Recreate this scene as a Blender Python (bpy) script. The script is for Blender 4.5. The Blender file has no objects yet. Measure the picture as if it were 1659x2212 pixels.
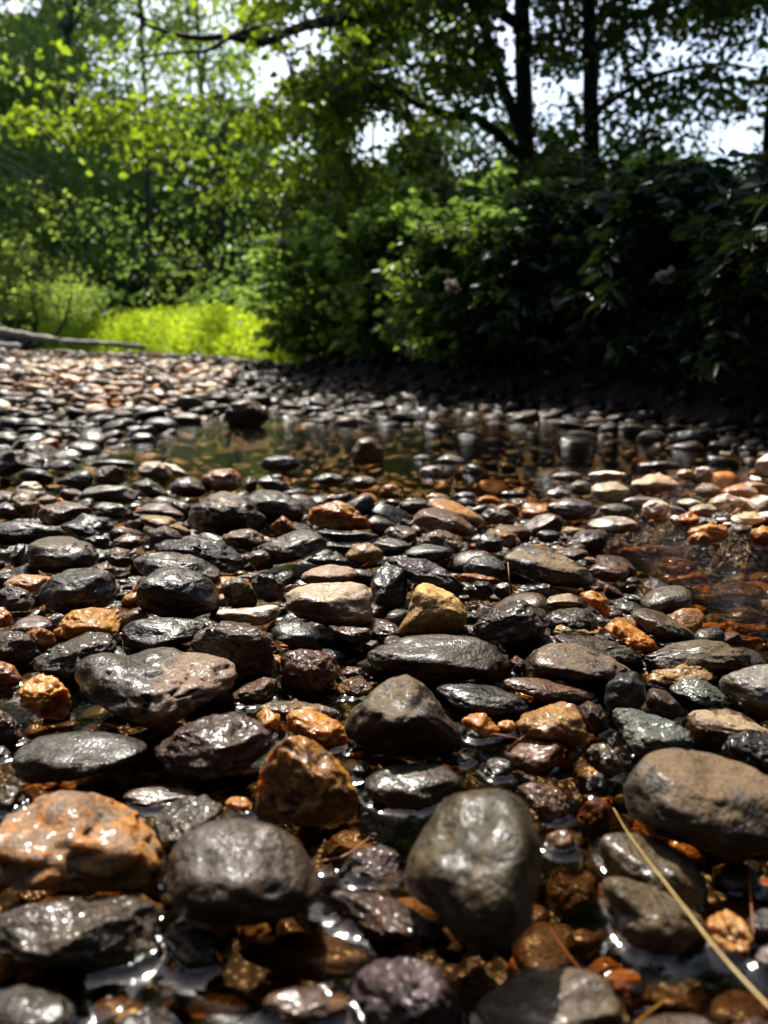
import bpy, bmesh, math, random
import numpy as np
from mathutils import Vector, Matrix, kdtree

# ---------------------------------------------------------------- camera, world, sun, exposure
S = bpy.context.scene
COL = S.collection
H_CAM = 0.40                       # phone held 40 cm above the water
F_PX, CX, CY = 1662.0, 829.5, 1106.0   # focal length and centre of the 1659 x 2212 view of the photograph
PITCH = math.atan((CY - 700.0) / F_PX)
cp, sp = math.cos(PITCH), math.sin(PITCH)
cam_d = bpy.data.cameras.new('camera')
cam = bpy.data.objects.new('camera', cam_d); COL.objects.link(cam)
cam.location = (0, 0, H_CAM)
cam.rotation_euler = (math.radians(90) - PITCH, 0, 0)
cam_d.sensor_fit = 'VERTICAL'; cam_d.sensor_height = 36.0; cam_d.sensor_width = 27.0
cam_d.lens = F_PX / 2212.0 * 36.0
cam_d.clip_start = 0.02; cam_d.clip_end = 500
cam_d.dof.use_dof = True
cam_d.dof.focus_distance = 0.96
cam_d.dof.aperture_fstop = 4.1
S.camera = cam

SUN_AZ, SUN_EL = math.radians(-14), math.radians(53)    # ahead and a little to the left, high
SUN = Vector((math.cos(SUN_EL)*math.sin(SUN_AZ), math.cos(SUN_EL)*math.cos(SUN_AZ), math.sin(SUN_EL)))
W = bpy.data.worlds.new('World'); S.world = W; W.use_nodes = True
wn = W.node_tree; wn.nodes.clear()
sky = wn.nodes.new('ShaderNodeTexSky'); sky.sky_type = 'NISHITA'; sky.sun_disc = False
sky.sun_elevation = SUN_EL; sky.sun_rotation = SUN_AZ; sky.air_density = 1.0; sky.dust_density = 2.5
bg = wn.nodes.new('ShaderNodeBackground'); bg.inputs[1].default_value = 0.13
wo = wn.nodes.new('ShaderNodeOutputWorld')
wn.links.new(sky.outputs[0], bg.inputs[0]); wn.links.new(bg.outputs[0], wo.inputs[0])
sl = bpy.data.lights.new('sun', 'SUN'); sl.energy = 5.0; sl.angle = math.radians(0.53); sl.color = (1.0, 0.95, 0.87)
so = bpy.data.objects.new('sun', sl); COL.objects.link(so); so.location = SUN*30
so.rotation_euler = SUN.to_track_quat('Z', 'Y').to_euler()
S.view_settings.view_transform = 'Standard'; S.view_settings.look = 'None'
S.view_settings.exposure = 1.0; S.view_settings.gamma = 1.0
cy = S.cycles
cy.max_bounces = 7; cy.diffuse_bounces = 2; cy.glossy_bounces = 3; cy.transmission_bounces = 4; cy.transparent_max_bounces = 8
cy.sample_clamp_indirect = 4.0; cy.use_denoising = True
cy.caustics_reflective = False; cy.caustics_refractive = False

rng = np.random.default_rng(7)
random.seed(7)

# ---------------------------------------------------------------- geometry helpers
def ray(px, py):
    u = (px - CX)/F_PX; v = (CY - py)/F_PX
    return np.array([u, cp + v*sp, v*cp - sp])
def at_depth(px, py, t):
    return np.array([0, 0, H_CAM]) + ray(px, py)*t
def at_z(px, py, z=0.0):
    d = ray(px, py); t = (z - H_CAM)/d[2]
    return np.array([0, 0, H_CAM]) + d*t, t
def project(P):
    P = np.asarray(P, float); q = P - np.array([0, 0, H_CAM])
    t = q[..., 1]*cp - q[..., 2]*sp
    v = (q[..., 1]*sp + q[..., 2]*cp)/t
    u = q[..., 0]/t
    return CX + u*F_PX, CY - v*F_PX, t

_perm = np.random.default_rng(3).permutation(256); _perm = np.concatenate([_perm, _perm, _perm])
_grad = np.random.default_rng(4).normal(size=(256, 3)); _grad /= np.linalg.norm(_grad, axis=1)[:, None]
def noise3(P):
    P = np.asarray(P, float)
    i = np.floor(P).astype(int); f = P - i; i &= 255
    w = f*f*f*(f*(f*6-15)+10)
    out = np.zeros(len(P))
    for dx in (0, 1):
        for dy in (0, 1):
            for dz in (0, 1):
                h = _perm[_perm[_perm[(i[:, 0]+dx) & 255] + ((i[:, 1]+dy) & 255)] + ((i[:, 2]+dz) & 255)]
                g = _grad[h]
                d = g[:, 0]*(f[:, 0]-dx) + g[:, 1]*(f[:, 1]-dy) + g[:, 2]*(f[:, 2]-dz)
                wx = w[:, 0] if dx else 1-w[:, 0]
                wy = w[:, 1] if dy else 1-w[:, 1]
                wz = w[:, 2] if dz else 1-w[:, 2]
                out += d*wx*wy*wz
    return out*1.6

_ico = {}
def ico(n):
    if n not in _ico:
        bm = bmesh.new(); bmesh.ops.create_icosphere(bm, subdivisions=n, radius=1.0)
        V = np.array([v.co[:] for v in bm.verts]); V /= np.linalg.norm(V, axis=1)[:, None]
        F = np.array([[v.index for v in f.verts] for f in bm.faces]); bm.free()
        _ico[n] = (V, F)
    return _ico[n]

def mk_mesh(name, V, F, mats, smooth=True, attrs=None, loc=(0, 0, 0)):
    """F: (n,k) array of equal-size faces"""
    V = np.asarray(V, np.float32); F = np.asarray(F, np.int32)
    m = bpy.data.meshes.new(name)
    m.vertices.add(len(V)); m.vertices.foreach_set('co', V.ravel())
    k = F.shape[1]
    m.loops.add(F.size); m.loops.foreach_set('vertex_index', F.ravel())
    m.polygons.add(len(F)); m.polygons.foreach_set('loop_start', np.arange(0, F.size, k, dtype=np.int32))
    m.polygons.foreach_set('loop_total', np.full(len(F), k, np.int32))
    if smooth: m.polygons.foreach_set('use_smooth', np.ones(len(F), bool))
    for an, av in (attrs or {}).items():
        av = np.asarray(av, np.float32)
        if av.ndim == 1:
            a = m.attributes.new(an, 'FLOAT', 'POINT'); a.data.foreach_set('value', av)
        else:
            if av.shape[1] == 3: av = np.hstack([av, np.ones((len(av), 1), np.float32)])
            a = m.attributes.new(an, 'FLOAT_COLOR', 'POINT'); a.data.foreach_set('color', av.ravel())
    m.update(calc_edges=True)
    for mt in (mats if isinstance(mats, (list, tuple)) else [mats]): m.materials.append(mt)
    o = bpy.data.objects.new(name, m); COL.objects.link(o); o.location = loc
    return o

def tag(o, label=None, cat=None, group=None, kind=None):
    if label: o['label'] = label
    if cat: o['category'] = cat
    if group: o['group'] = group
    if kind: o['kind'] = kind
    return o
def empty(name, loc, label, cat, group=None):
    o = bpy.data.objects.new(name, None); COL.objects.link(o); o.location = loc
    o.empty_display_size = 0.1
    return tag(o, label, cat, group)
def under(child, root):
    child.parent = root
    child.location = child.location - root.location
    return child

def tube(pts, radii, n=8, wob=0.0):
    pts = np.asarray(pts, float); radii = np.asarray(radii, float)
    V = []; F = []
    T = np.gradient(pts, axis=0); T /= np.linalg.norm(T, axis=1)[:, None] + 1e-9
    up = np.array([0, 0, 1.0]) if abs(T[0][2]) < .9 else np.array([1.0, 0, 0])
    for i, (p, r, t) in enumerate(zip(pts, radii, T)):
        a = np.cross(t, up); a /= np.linalg.norm(a)+1e-9; b = np.cross(t, a)
        for k in range(n):
            th = 2*math.pi*k/n
            rr = r*(1 + wob*math.sin(3*th + i*1.7) + wob*random.uniform(-.5, .5))
            V.append(p + a*math.cos(th)*rr + b*math.sin(th)*rr)
    for i in range(len(pts)-1):
        for k in range(n):
            F.append([i*n+k, i*n+(k+1) % n, (i+1)*n+(k+1) % n, (i+1)*n+k])
    V.append(pts[0]); V.append(pts[-1]); c0 = len(V)-2; c1 = len(V)-1
    for k in range(n):
        F.append([c0, (k+1) % n, k, k]); F.append([c1, (len(pts)-1)*n+k, (len(pts)-1)*n+(k+1) % n, (len(pts)-1)*n+(k+1) % n])
    return np.array(V), np.array(F)
def tri(F):
    """quads (possibly with a doubled corner) -> triangles"""
    A = F[:, [0, 1, 2]]; B = F[:, [0, 2, 3]]
    B = B[(B[:, 1] != B[:, 2])]
    return np.vstack([A, B])
def merge(parts):
    V = []; F = []; n = 0
    for v, f in parts:
        V.append(v); F.append(np.asarray(f)+n); n += len(v)
    return np.vstack(V), np.vstack(F)
def spline(ctrl, n):
    c = np.asarray(ctrl, float); out = []
    c = np.vstack([2*c[0]-c[1], c, 2*c[-1]-c[-2]])
    for i in range(1, len(c)-2):
        for s in np.linspace(0, 1, n, endpoint=False):
            p0, p1, p2, p3 = c[i-1:i+3]
            out.append(.5*((2*p1)+(-p0+p2)*s+(2*p0-5*p1+4*p2-p3)*s*s+(-p0+3*p1-3*p2+p3)*s**3))
    out.append(c[-2]); return np.array(out)

# ---------------------------------------------------------------- materials
def new_mat(name):
    m = bpy.data.materials.new(name); m.use_nodes = True
    t = m.node_tree; t.nodes.clear()
    return m, t
class N:
    def __init__(s, t): s.t = t
    def __call__(s, typ, ins=None, **kw):
        n = s.t.nodes.new('ShaderNode'+typ)
        for k, v in kw.items(): setattr(n, k, v)
        for k, v in (ins or {}).items():
            if isinstance(v, bpy.types.NodeSocket): s.t.links.new(v, n.inputs[k])
            else: n.inputs[k].default_value = v
        return n
    def math(s, op, a, b=0.5, clamp=False):
        n = s('Math', {0: a, 1: b}, operation=op); n.use_clamp = clamp; return n.outputs[0]
    def ramp(s, fac, lo, hi):
        return s('MapRange', {0: fac, 1: lo, 2: hi, 3: 0.0, 4: 1.0}, interpolation_type='SMOOTHSTEP').outputs[0]
    def mix(s, fac, a, b, blend='MIX'):
        n = s('Mix', data_type='RGBA', blend_type=blend)
        for sock, v in ((n.inputs[0], fac), (n.inputs[6], a), (n.inputs[7], b)):
            if isinstance(v, bpy.types.NodeSocket): s.t.links.new(v, sock)
            else: sock.default_value = v
        return n.outputs[2]
    def fmix(s, fac, a, b):
        n = s('Mix', data_type='FLOAT')
        for sock, v in ((n.inputs[0], fac), (n.inputs[2], a), (n.inputs[3], b)):
            if isinstance(v, bpy.types.NodeSocket): s.t.links.new(v, sock)
            else: sock.default_value = v
        return n.outputs[0]

def stone_mat(name, kind):
    m, t = new_mat(name); q = N(t)
    out = q('OutputMaterial')
    P = q('TexCoord').outputs['Object']
    rnd = q('Attribute', attribute_name='stone_rnd').outputs['Fac']
    c1 = q('Attribute', attribute_name='stone_col').outputs['Color']
    c2 = q('Attribute', attribute_name='stone_col2').outputs['Color']
    Wv = q.math('MULTIPLY', rnd, 60.0)
    def noi(scale, detail=4.0, rough=.55, off=0.0, dist=0.0):
        return q('TexNoise', {'Vector': P, 'W': q.math('ADD', Wv, off), 'Scale': scale, 'Detail': detail, 'Roughness': rough, 'Distortion': dist}, noise_dimensions='4D').outputs['Fac']
    geo = q('NewGeometry')
    nz = q('SeparateXYZ', {0: geo.outputs['Normal']}).outputs['Z']
    big = noi(28, 3, .55)
    med = noi(110, 5, .62, 5.0)
    fine = noi(300, 3, .6, 9.0)
    if kind == 'quartz':
        mask = q.ramp(q('TexNoise', {'Vector': P, 'W': Wv, 'Scale': 45.0, 'Detail': 6.0, 'Roughness': .62, 'Distortion': 1.3}, noise_dimensions='4D').outputs['Fac'], .40, .66)
    elif kind == 'split':
        x = q('SeparateXYZ', {0: P}).outputs['X']
        mask = q.ramp(q.math('ADD', q.math('MULTIPLY', x, 12.0), q.math('SUBTRACT', q.math('ADD', q.math('MULTIPLY', big, 1.2), q.math('MULTIPLY', med, .9)), 1.10)), -.16, .20)
    elif kind == 'dry':
        mask = q.ramp(q.math('ADD', q.math('MULTIPLY', nz, .55), q.math('MULTIPLY', big, 1.1)), .93, 1.05)
    else:
        mask = q.ramp(q.math('ADD', q.math('MULTIPLY', big, .55), q.math('MULTIPLY', med, .45)), .46, .66)
    base = q.mix(mask, c1, c2)
    # mineral grain: darker and lighter flecks
    base = q.mix(q.math('MULTIPLY', q.ramp(med, .35, .75), .55), base, q.mix(1.0, base, (1.9, 1.75, 1.6, 1), 'MULTIPLY'))
    base = q.mix(q.math('MULTIPLY', q.ramp(fine, .52, .42), .45), base, q.mix(1.0, base, (.35, .32, .30, 1), 'MULTIPLY'))
    if kind == 'quartz':
        vein = q('TexVoronoi', {'Vector': P, 'Scale': 70.0, 'W': Wv}, voronoi_dimensions='4D', feature='DISTANCE_TO_EDGE').outputs['Distance']
        base = q.mix(q.math('MULTIPLY', q.ramp(vein, .06, .0), .35), base, (.10, .03, .008, 1))
    # coarse stain band, e.g. iron
    st = q.ramp(noi(60, 4, .6, 21.0, .8), .60, .72)
    base = q.mix(q.math('MULTIPLY', st, .5), base, (.12, .045, .015, 1))
    # bump
    amt = {'smooth': (.0022, .0010), 'rough': (.0042, .0018), 'quartz': (.0026, .0009), 'split': (.0030, .0012), 'dry': (.0022, .0009)}[kind]
    b1 = q('Bump', {'Strength': 1.0, 'Distance': amt[0]*1.6, 'Height': med})
    pit = q('TexVoronoi', {'Vector': P, 'W': Wv, 'Scale': 210.0, 'Randomness': 1.0}, voronoi_dimensions='4D').outputs['Distance']
    b2 = q('Bump', {'Strength': 1.0, 'Distance': amt[1]*1.5, 'Height': q.math('ADD', fine, q.math('MULTIPLY', pit, .6)), 'Normal': b1.outputs[0]})
    rough_v = q.ramp(noi(75, 3, .6, 33.0), .3, .7)
    wet_r = q.fmix(rough_v, .26, .46)
    coat = q.fmix(q.ramp(noi(38, 3, .55, 57.0), .38, .60), 1.0, .28)
    if kind in ('dry', 'split'):
        dm = q.math('MULTIPLY', mask, q.fmix(q.ramp(med, .35, .65), .45, .95))
        wet_r = q.fmix(dm, wet_r, .75); coat = q.fmix(dm, coat, .06)
    # a film of water round the wet parts: anything just above the creek level is soaked
    # the water film smooths the grain into small rounded facets
    film = q('TexNoise', {'Vector': P, 'W': q.math('ADD', Wv, 41.0), 'Scale': {'smooth': 340.0, 'dry': 340.0, 'split': 250.0, 'rough': 190.0, 'quartz': 140.0}[kind], 'Detail': 1.5, 'Roughness': .5}, noise_dimensions='4D').outputs['Fac']
    cb = q('Bump', {'Strength': 1.0, 'Distance': {'smooth': .0008, 'dry': .0008, 'split': .0012, 'rough': .0034, 'quartz': .0028}[kind], 'Height': film})
    bs = q('BsdfPrincipled', {'Base Color': base, 'Roughness': wet_r, 'Normal': b2.outputs[0], 'Specular IOR Level': .2,
                              'Coat Weight': q.math('MULTIPLY', coat, q('Attribute', attribute_name='stone_wet').outputs['Fac']), 'Coat Roughness': q.fmix(rough_v, *((.15, .36) if kind in ('smooth', 'dry', 'split') else (.06, .14))), 'Coat IOR': 1.40,
                              'Coat Normal': cb.outputs[0]})
    if kind == 'quartz':
        bs.inputs['Subsurface Weight'].default_value = .30
        bs.inputs['Subsurface Radius'].default_value = (.020, .008, .002)
        bs.inputs['Subsurface Scale'].default_value = 1.0
    t.links.new(bs.outputs[0], out.inputs[0])
    return m
STONE = {k: stone_mat('wet_stone_'+k, k) for k in ('smooth', 'rough', 'quartz', 'split', 'dry')}

def bed_mat():
    m, t = new_mat('creek_bed_gravel'); q = N(t); out = q('OutputMaterial')
    P = q('TexCoord').outputs['Object']
    vor = q('TexVoronoi', {'Vector': P, 'Scale': 115.0}); 
    n = q('TexNoise', {'Vector': P, 'Scale': 9.0, 'Detail': 5.0})
    cr = q('ValToRGB', {0: q('SeparateXYZ', {0: vor.outputs['Color']}).outputs[0]})
    e = cr.color_ramp.elements; e[0].color = (.006, .005, .004, 1); e[1].color = (.036, .018, .008, 1)
    k = cr.color_ramp.elements.new(.5); k.color = (.022, .013, .008, 1)
    base = q.mix(q.ramp(n.outputs[0], .35, .7), cr.outputs[0], (.022, .016, .010, 1))
    bp = q('Bump', {'Strength': 1.0, 'Distance': .004, 'Height': vor.outputs['Distance']}); bp.invert = True
    bs = q('BsdfPrincipled', {'Base Color': base, 'Roughness': .45, 'Normal': bp.outputs[0]})
    t.links.new(bs.outputs[0], out.inputs[0]); return m
def soil_mat():
    m, t = new_mat('bank_soil'); q = N(t); out = q('OutputMaterial')
    P = q('TexCoord').outputs['Object']
    n = q('TexNoise', {'Vector': P, 'Scale': 6.0, 'Detail': 8.0, 'Roughness': .65})
    base = q.mix(q.ramp(n.outputs[0], .35, .7), (.006, .0045, .003, 1), (.018, .013, .008, 1))
    bp = q('Bump', {'Strength': 1.0, 'Distance': .05, 'Height': n.outputs[0]})
    bs = q('BsdfPrincipled', {'Base Color': base, 'Roughness': .9, 'Normal': bp.outputs[0]})
    t.links.new(bs.outputs[0], out.inputs[0]); return m
def water_mat():
    m, t = new_mat('creek_water'); q = N(t); out = q('OutputMaterial')
    P = q('TexCoord').outputs['Object']
    sc = q('Mapping', {0: P, 3: (1.0, 2.2, 1.0)}).outputs[0]
    n1 = q('TexNoise', {'Vector': sc, 'Scale': 16.0, 'Detail': 2.0, 'Roughness': .45, 'Distortion': .6}).outputs[0]
    n2 = q('TexNoise', {'Vector': sc, 'Scale': 55.0, 'Detail': 2.0, 'Roughness': .5, 'Distortion': .4}).outputs[0]
    run = q('Attribute', attribute_name='ripple').outputs['Fac']
    b1 = q('Bump', {'Strength': 1.0, 'Distance': q.math('MULTIPLY', run, .010), 'Height': n1})
    b2 = q('Bump', {'Strength': 1.0, 'Distance': q.math('MULTIPLY', run, .0060), 'Height': n2, 'Normal': b1.outputs[0]})
    fr = q('Fresnel', {'IOR': 1.333, 'Normal': b2.outputs[0]})
    gl = q('BsdfGlossy', {'Color': (1, 1, 1, 1), 'Roughness': .07, 'Normal': b2.outputs[0]})
    tr = q('BsdfTransparent', {'Color': (.66, .51, .33, 1)})
    mx = q('MixShader', {0: fr.outputs[0], 1: tr.outputs[0], 2: gl.outputs[0]})
    t.links.new(mx.outputs[0], out.inputs[0]); return m
def leaf_mat(name, dark, light, trans, tw=.45, rough=.45, spec=.35):
    m, t = new_mat(name); q = N(t); out = q('OutputMaterial')
    r = q('Attribute', attribute_name='leaf_rnd').outputs['Fac']
    base = q.mix(r, (*dark, 1), (*light, 1))
    tc = q.mix(r, (*[x*.6 for x in trans], 1), (*trans, 1))
    bs = q('BsdfPrincipled', {'Base Color': base, 'Roughness': rough, 'Specular IOR Level': spec})
    tl = q('BsdfTranslucent', {'Color': tc})
    mx = q('MixShader', {0: tw, 1: bs.outputs[0], 2: tl.outputs[0]})
    t.links.new(mx.outputs[0], out.inputs[0]); return m
def bark_mat(name, a, b, scale=18, rough=.85):
    m, t = new_mat(name); q = N(t); out = q('OutputMaterial')
    P = q('TexCoord').outputs['Object']
    mp = q('Mapping', {0: P, 3: (1.0, 1.0, .25)}).outputs[0]
    n = q('TexNoise', {'Vector': mp, 'Scale': scale, 'Detail': 6.0, 'Roughness': .65}).outputs[0]
    base = q.mix(q.ramp(n, .35, .7), (*a, 1), (*b, 1))
    bp = q('Bump', {'Strength': .8, 'Distance': .02, 'Height': n})
    bs = q('BsdfPrincipled', {'Base Color': base, 'Roughness': rough, 'Normal': bp.outputs[0]})
    t.links.new(bs.outputs[0], out.inputs[0]); return m
def plain_mat(name, a, b, scale, rough=.5, tw=0.0):
    m, t = new_mat(name); q = N(t); out = q('OutputMaterial')
    P = q('TexCoord').outputs['Object']
    n = q('TexNoise', {'Vector': P, 'Scale': scale, 'Detail': 4.0}).outputs[0]
    base = q.mix(q.ramp(n, .35, .65), (*a, 1), (*b, 1))
    bs = q('BsdfPrincipled', {'Base Color': base, 'Roughness': rough})
    if tw:
        tl = q('BsdfTranslucent', {'Color': base}); mx = q('MixShader', {0: tw, 1: bs.outputs[0], 2: tl.outputs[0]})
        t.links.new(mx.outputs[0], out.inputs[0])
    else: t.links.new(bs.outputs[0], out.inputs[0])
    return m
M_BED, M_SOIL, M_WATER = bed_mat(), soil_mat(), water_mat()
M_BARK = bark_mat('dark_bark', (.012, .010, .008), (.05, .042, .034))
M_STEM = bark_mat('twig_bark', (.05, .035, .022), (.13, .10, .07), 40)
M_LOG = bark_mat('bleached_wood', (.30, .25, .19), (.55, .48, .40), 12, .7)
M_STRAW = plain_mat('straw', (.42, .27, .06), (.55, .40, .14), 60, .35)
M_NEEDLE = plain_mat('rust_needle', (.30, .09, .02), (.22, .06, .02), 60, .4)
M_PETAL = plain_mat('petal', (.50, .42, .34), (.62, .55, .45), 30, .6, .35)
M_LEAF = {
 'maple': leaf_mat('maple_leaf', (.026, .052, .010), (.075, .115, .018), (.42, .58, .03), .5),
 'far':   leaf_mat('far_leaf', (.028, .056, .018), (.062, .105, .028), (.42, .64, .10), .5),
 'willow': leaf_mat('willow_leaf', (.070, .110, .032), (.135, .185, .050), (.66, .84, .12), .55),
 'rhodo': leaf_mat('rhododendron_leaf', (.010, .022, .008), (.026, .048, .014), (.05, .10, .015), .15, .42, .3),
 'meadow': leaf_mat('meadow_blade', (.09, .15, .012), (.17, .22, .018), (.72, .92, .04), .6),
 'painted_shade': leaf_mat('shade_painted_leaf', (.015, .032, .009), (.045, .075, .015), (.19, .29, .025), .38),  # darker copy of the leaf colour, shade of the right-hand trees painted in
}
# ---------------------------------------------------------------- the creek bed: heights of the ground under the stones
def sm(a, b, x):
    t = np.clip((x-a)/(b-a), 0, 1); return t*t*(3-2*t)
def bank_y(X):            # where the right-hand bank starts
    return np.interp(X, [-9, -.6, -.48, .91, 1.49, 3.5], [6.3, 6.3, 6.1, 3.95, 2.80, -1.0])
def shore_y(X):           # far edge of the shingle on the left
    return 7.0 + np.clip(-.8-np.asarray(X, float), 0, 9)*.35
def grass_y(X):           # where the grassy bank rises from the far water
    return 7.5 + (-.77-np.asarray(X, float))*1.38 - .35*np.abs(np.sin(np.asarray(X, float)*1.9))
def bed(X, Y):
    X = np.asarray(X, float); Y = np.asarray(Y, float); X, Y = np.broadcast_arrays(X, Y)
    g = np.full(np.broadcast(X, Y).shape, -.050)
    pile = sm(.62, .95, Y)*(1-sm(1.70, 1.95, Y))                        # heap of cobbles in the middle
    sx = np.interp(Y, [.9, 1.1, 1.3, 1.6, 1.85], [.47, .44, .40, .37, .36])   # edge of the side stream
    pile = pile*(1-sm(-.05, .07, X-sx))
    g = g + pile*.050
    stream = sm(.0, .10, X-sx)*sm(.80, .95, Y)*(1-sm(1.9, 2.2, Y))
    g = g - stream*.015
    # sunlit bar on the right
    bar = sm(.36, .52, X)*sm(0, .18, (Y-1.33) - np.maximum(0, (.69-X))*1.45)*(1-sm(2.0, 2.25, Y))
    g = g + bar*.070
    # pool
    Yp = Y + .42*(X+.1)
    pool = sm(1.72, 1.95, Yp)*(1-sm(2.80, 3.10, Yp))*sm(-1.0, -.55, X)*(1-sm(.85, 1.1, X))*sm(1.62, 1.8, Y)
    g = g + .035*(1-sm(-1.0, -.5, X))*sm(1.9, 2.4, Y)
    g = g - pool*.075
    far = sm(2.4, 3.2, Y)
    g = g + far*.025
    g = g + .030*sm(2.2, 3.2, Y)*noise3(np.stack([X.ravel()*1.4, Y.ravel()*1.1, X.ravel()*0], 1)).reshape(X.shape)
    left = sm(3.0, 4.6, Y)*(1-sm(-.3, .5, Y-shore_y(X)))*(1-sm(-1.9, -.5, X))      # dry bar far left
    g = g + left*.085
    g = g + sm(1.9, 2.6, Y)*sm(.6, 1.2, X)*.03
    g = g - sm(-.1, .5, Y-shore_y(X))*.12
    rb = sm(-.05, .30, Y-bank_y(X))*sm(-.75, -.5, X)
    g = g + rb*(.20 + .02*np.clip(Y-bank_y(X), 0, 12))
    g = g + sm(-.1, .5, Y-grass_y(X))*(1-sm(-.75, -.5, X))*(.26 + .03*np.clip(Y-grass_y(X), 0, 60))
    lb = sm(0, 1.2, -X - .55*Y - .6)*sm(5.5, 8, Y)
    g = g + lb*.25
    return g

# ground sheets: fan of rows that get coarser with distance
ys = np.concatenate([np.linspace(-1.2, .25, 8), .25*np.power(1.022, np.arange(1, 330))]); ys = ys[ys < 320]
us = np.linspace(-1.6, 1.6, 161); us = np.sign(us)*np.abs(us)**1.25
GX = us[None, :]*(np.maximum(ys, .0)[:, None]+1.0); GY = np.repeat(ys[:, None], len(us), 1)
GZ = bed(GX, GY)
GZ = GZ + (.004+.03*sm(0, .3, GY-bank_y(GX)))*noise3(np.stack([GX.ravel()*14, GY.ravel()*14, GX.ravel()*0], 1)).reshape(GX.shape)
def grid_faces(r, c):
    i = np.arange(r*c).reshape(r, c)
    return np.stack([i[:-1, :-1].ravel(), i[:-1, 1:].ravel(), i[1:, 1:].ravel(), i[1:, :-1].ravel()], 1)
gf = grid_faces(*GX.shape)
ground = mk_mesh('ground', np.stack([GX.ravel(), GY.ravel(), GZ.ravel()], 1), gf, [M_BED, M_SOIL])
fc = np.stack([GX.ravel()[gf].mean(1), GY.ravel()[gf].mean(1)], 1)
soil = ((fc[:, 1] > bank_y(fc[:, 0])+.0) & (fc[:, 0] > -.62)) | (fc[:, 1] > grass_y(fc[:, 0])-.1)
ground.data.polygons.foreach_set('material_index', soil.astype(np.int32))
tag(ground, kind='structure')

# ---------------------------------------------------------------- stones
CL = dict(black=(.015, .0115, .0085), char=(.031, .021, .013), grey=(.056, .042, .029), dgrey=(.041, .029, .018), lgrey=(.13, .125, .115),
          brown=(.080, .038, .016), dbrown=(.040, .020, .011), red=(.085, .034, .015), purple=(.058, .038, .036),
          amber=(.31, .135, .022), orange=(.29, .110, .020), honey=(.44, .20, .032), ochre=(.20, .12, .040), yellow=(.36, .22, .075), dmud=(.026, .020, .012),
          tan=(.30, .215, .13), dtan=(.13, .09, .055), pink=(.21, .135, .09), pale=(.60, .50, .38), white=(.74, .64, .53), olive=(.060, .042, .020),
          green=(.075, .085, .070), mud=(.088, .060, .031))
CNAME = dict(black='black', char='charcoal', grey='grey', dgrey='dark grey', lgrey='light grey', brown='brown', dbrown='dark brown', red='reddish brown',
             purple='purplish grey', amber='amber', orange='orange', honey='honey coloured', ochre='ochre', yellow='yellow', tan='tan', dtan='dull tan',
             pink='pinkish tan', pale='pale cream', white='whitish', olive='olive', dmud='dark olive', green='greenish grey', mud='muddy brown')

def stone_shape(n, a, b, c, kind, seed, rug=1.0):
    """ellipsoid of half axes a, b, c worn into a stone: flats cut off, lumps, hollows"""
    r = np.random.default_rng(seed)
    V0, F = ico(n); V = V0.copy()
    cuts = {'smooth': 6, 'dry': 7, 'split': 5, 'rough': 10, 'quartz': 9}[kind]
    # soft plane cuts
    for k in range(cuts):
        d = r.normal(size=3); d[2] *= .7; d /= np.linalg.norm(d)
        lim = r.uniform(.62, .86) if kind in ('rough', 'quartz') else r.uniform(.70, .93)
        s = V@d; ex = np.clip(s-lim, 0, None)
        V -= np.outer(ex*(.88 if kind in ('rough', 'quartz') else .7), d)
    d = np.array([r.uniform(-.18, .18), r.uniform(-.25, .05), 1.0]); d /= np.linalg.norm(d)
    s = V@d; ex = np.clip(s-r.uniform(.62, .80), 0, None); V -= np.outer(ex*.75, d)   # flattened top
    off = r.uniform(0, 90, 3)
    amp = {'smooth': (.12, .045, .010), 'dry': (.13, .055, .014), 'split': (.14, .07, .016), 'rough': (.17, .11, .034), 'quartz': (.21, .11, .018)}[kind]
    D = V0
    disp = amp[0]*noise3(D*1.3+off) + amp[1]*noise3(D*3.6+off*1.3)*rug + amp[2]*noise3(D*9.5+off*1.7)*rug
    if kind in ('rough', 'quartz') or n >= 5:
        disp += amp[2]*.5*noise3(D*21+off*2.1)*rug
        rid = noise3(D*2.2+off*3.1)
        disp -= (.05 if kind in ('smooth', 'dry') else .13)*np.exp(-(rid/.07)**2)*rug*(noise3(D*1.1+off*.7) > 0)
    V = V*(1+disp)[:, None]
    return V*np.array([a, b, c]), F

stones = []      # dicts of every stone
def poly_radius(pts, cx, cy, th):
    p = np.asarray(pts, float); n = len(p)
    out = np.full(len(th), 0.0)
    dx, dy = np.cos(th), np.sin(th)
    for i in range(n):
        x1, y1 = p[i]-(cx, cy); x2, y2 = p[(i+1) % n]-(cx, cy)
        ex, ey = x2-x1, y2-y1
        den = dx*ey - dy*ex; den = np.where(np.abs(den) < 1e-9, 1e-9, den)
        s = (x1*ey - y1*ex)/den; k = (x1*dy - y1*dx)/den
        ok = (s > 0) & (k >= -1e-6) & (k <= 1+1e-6)
        out = np.where(ok & (s > out), s, out)
    return out

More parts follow.
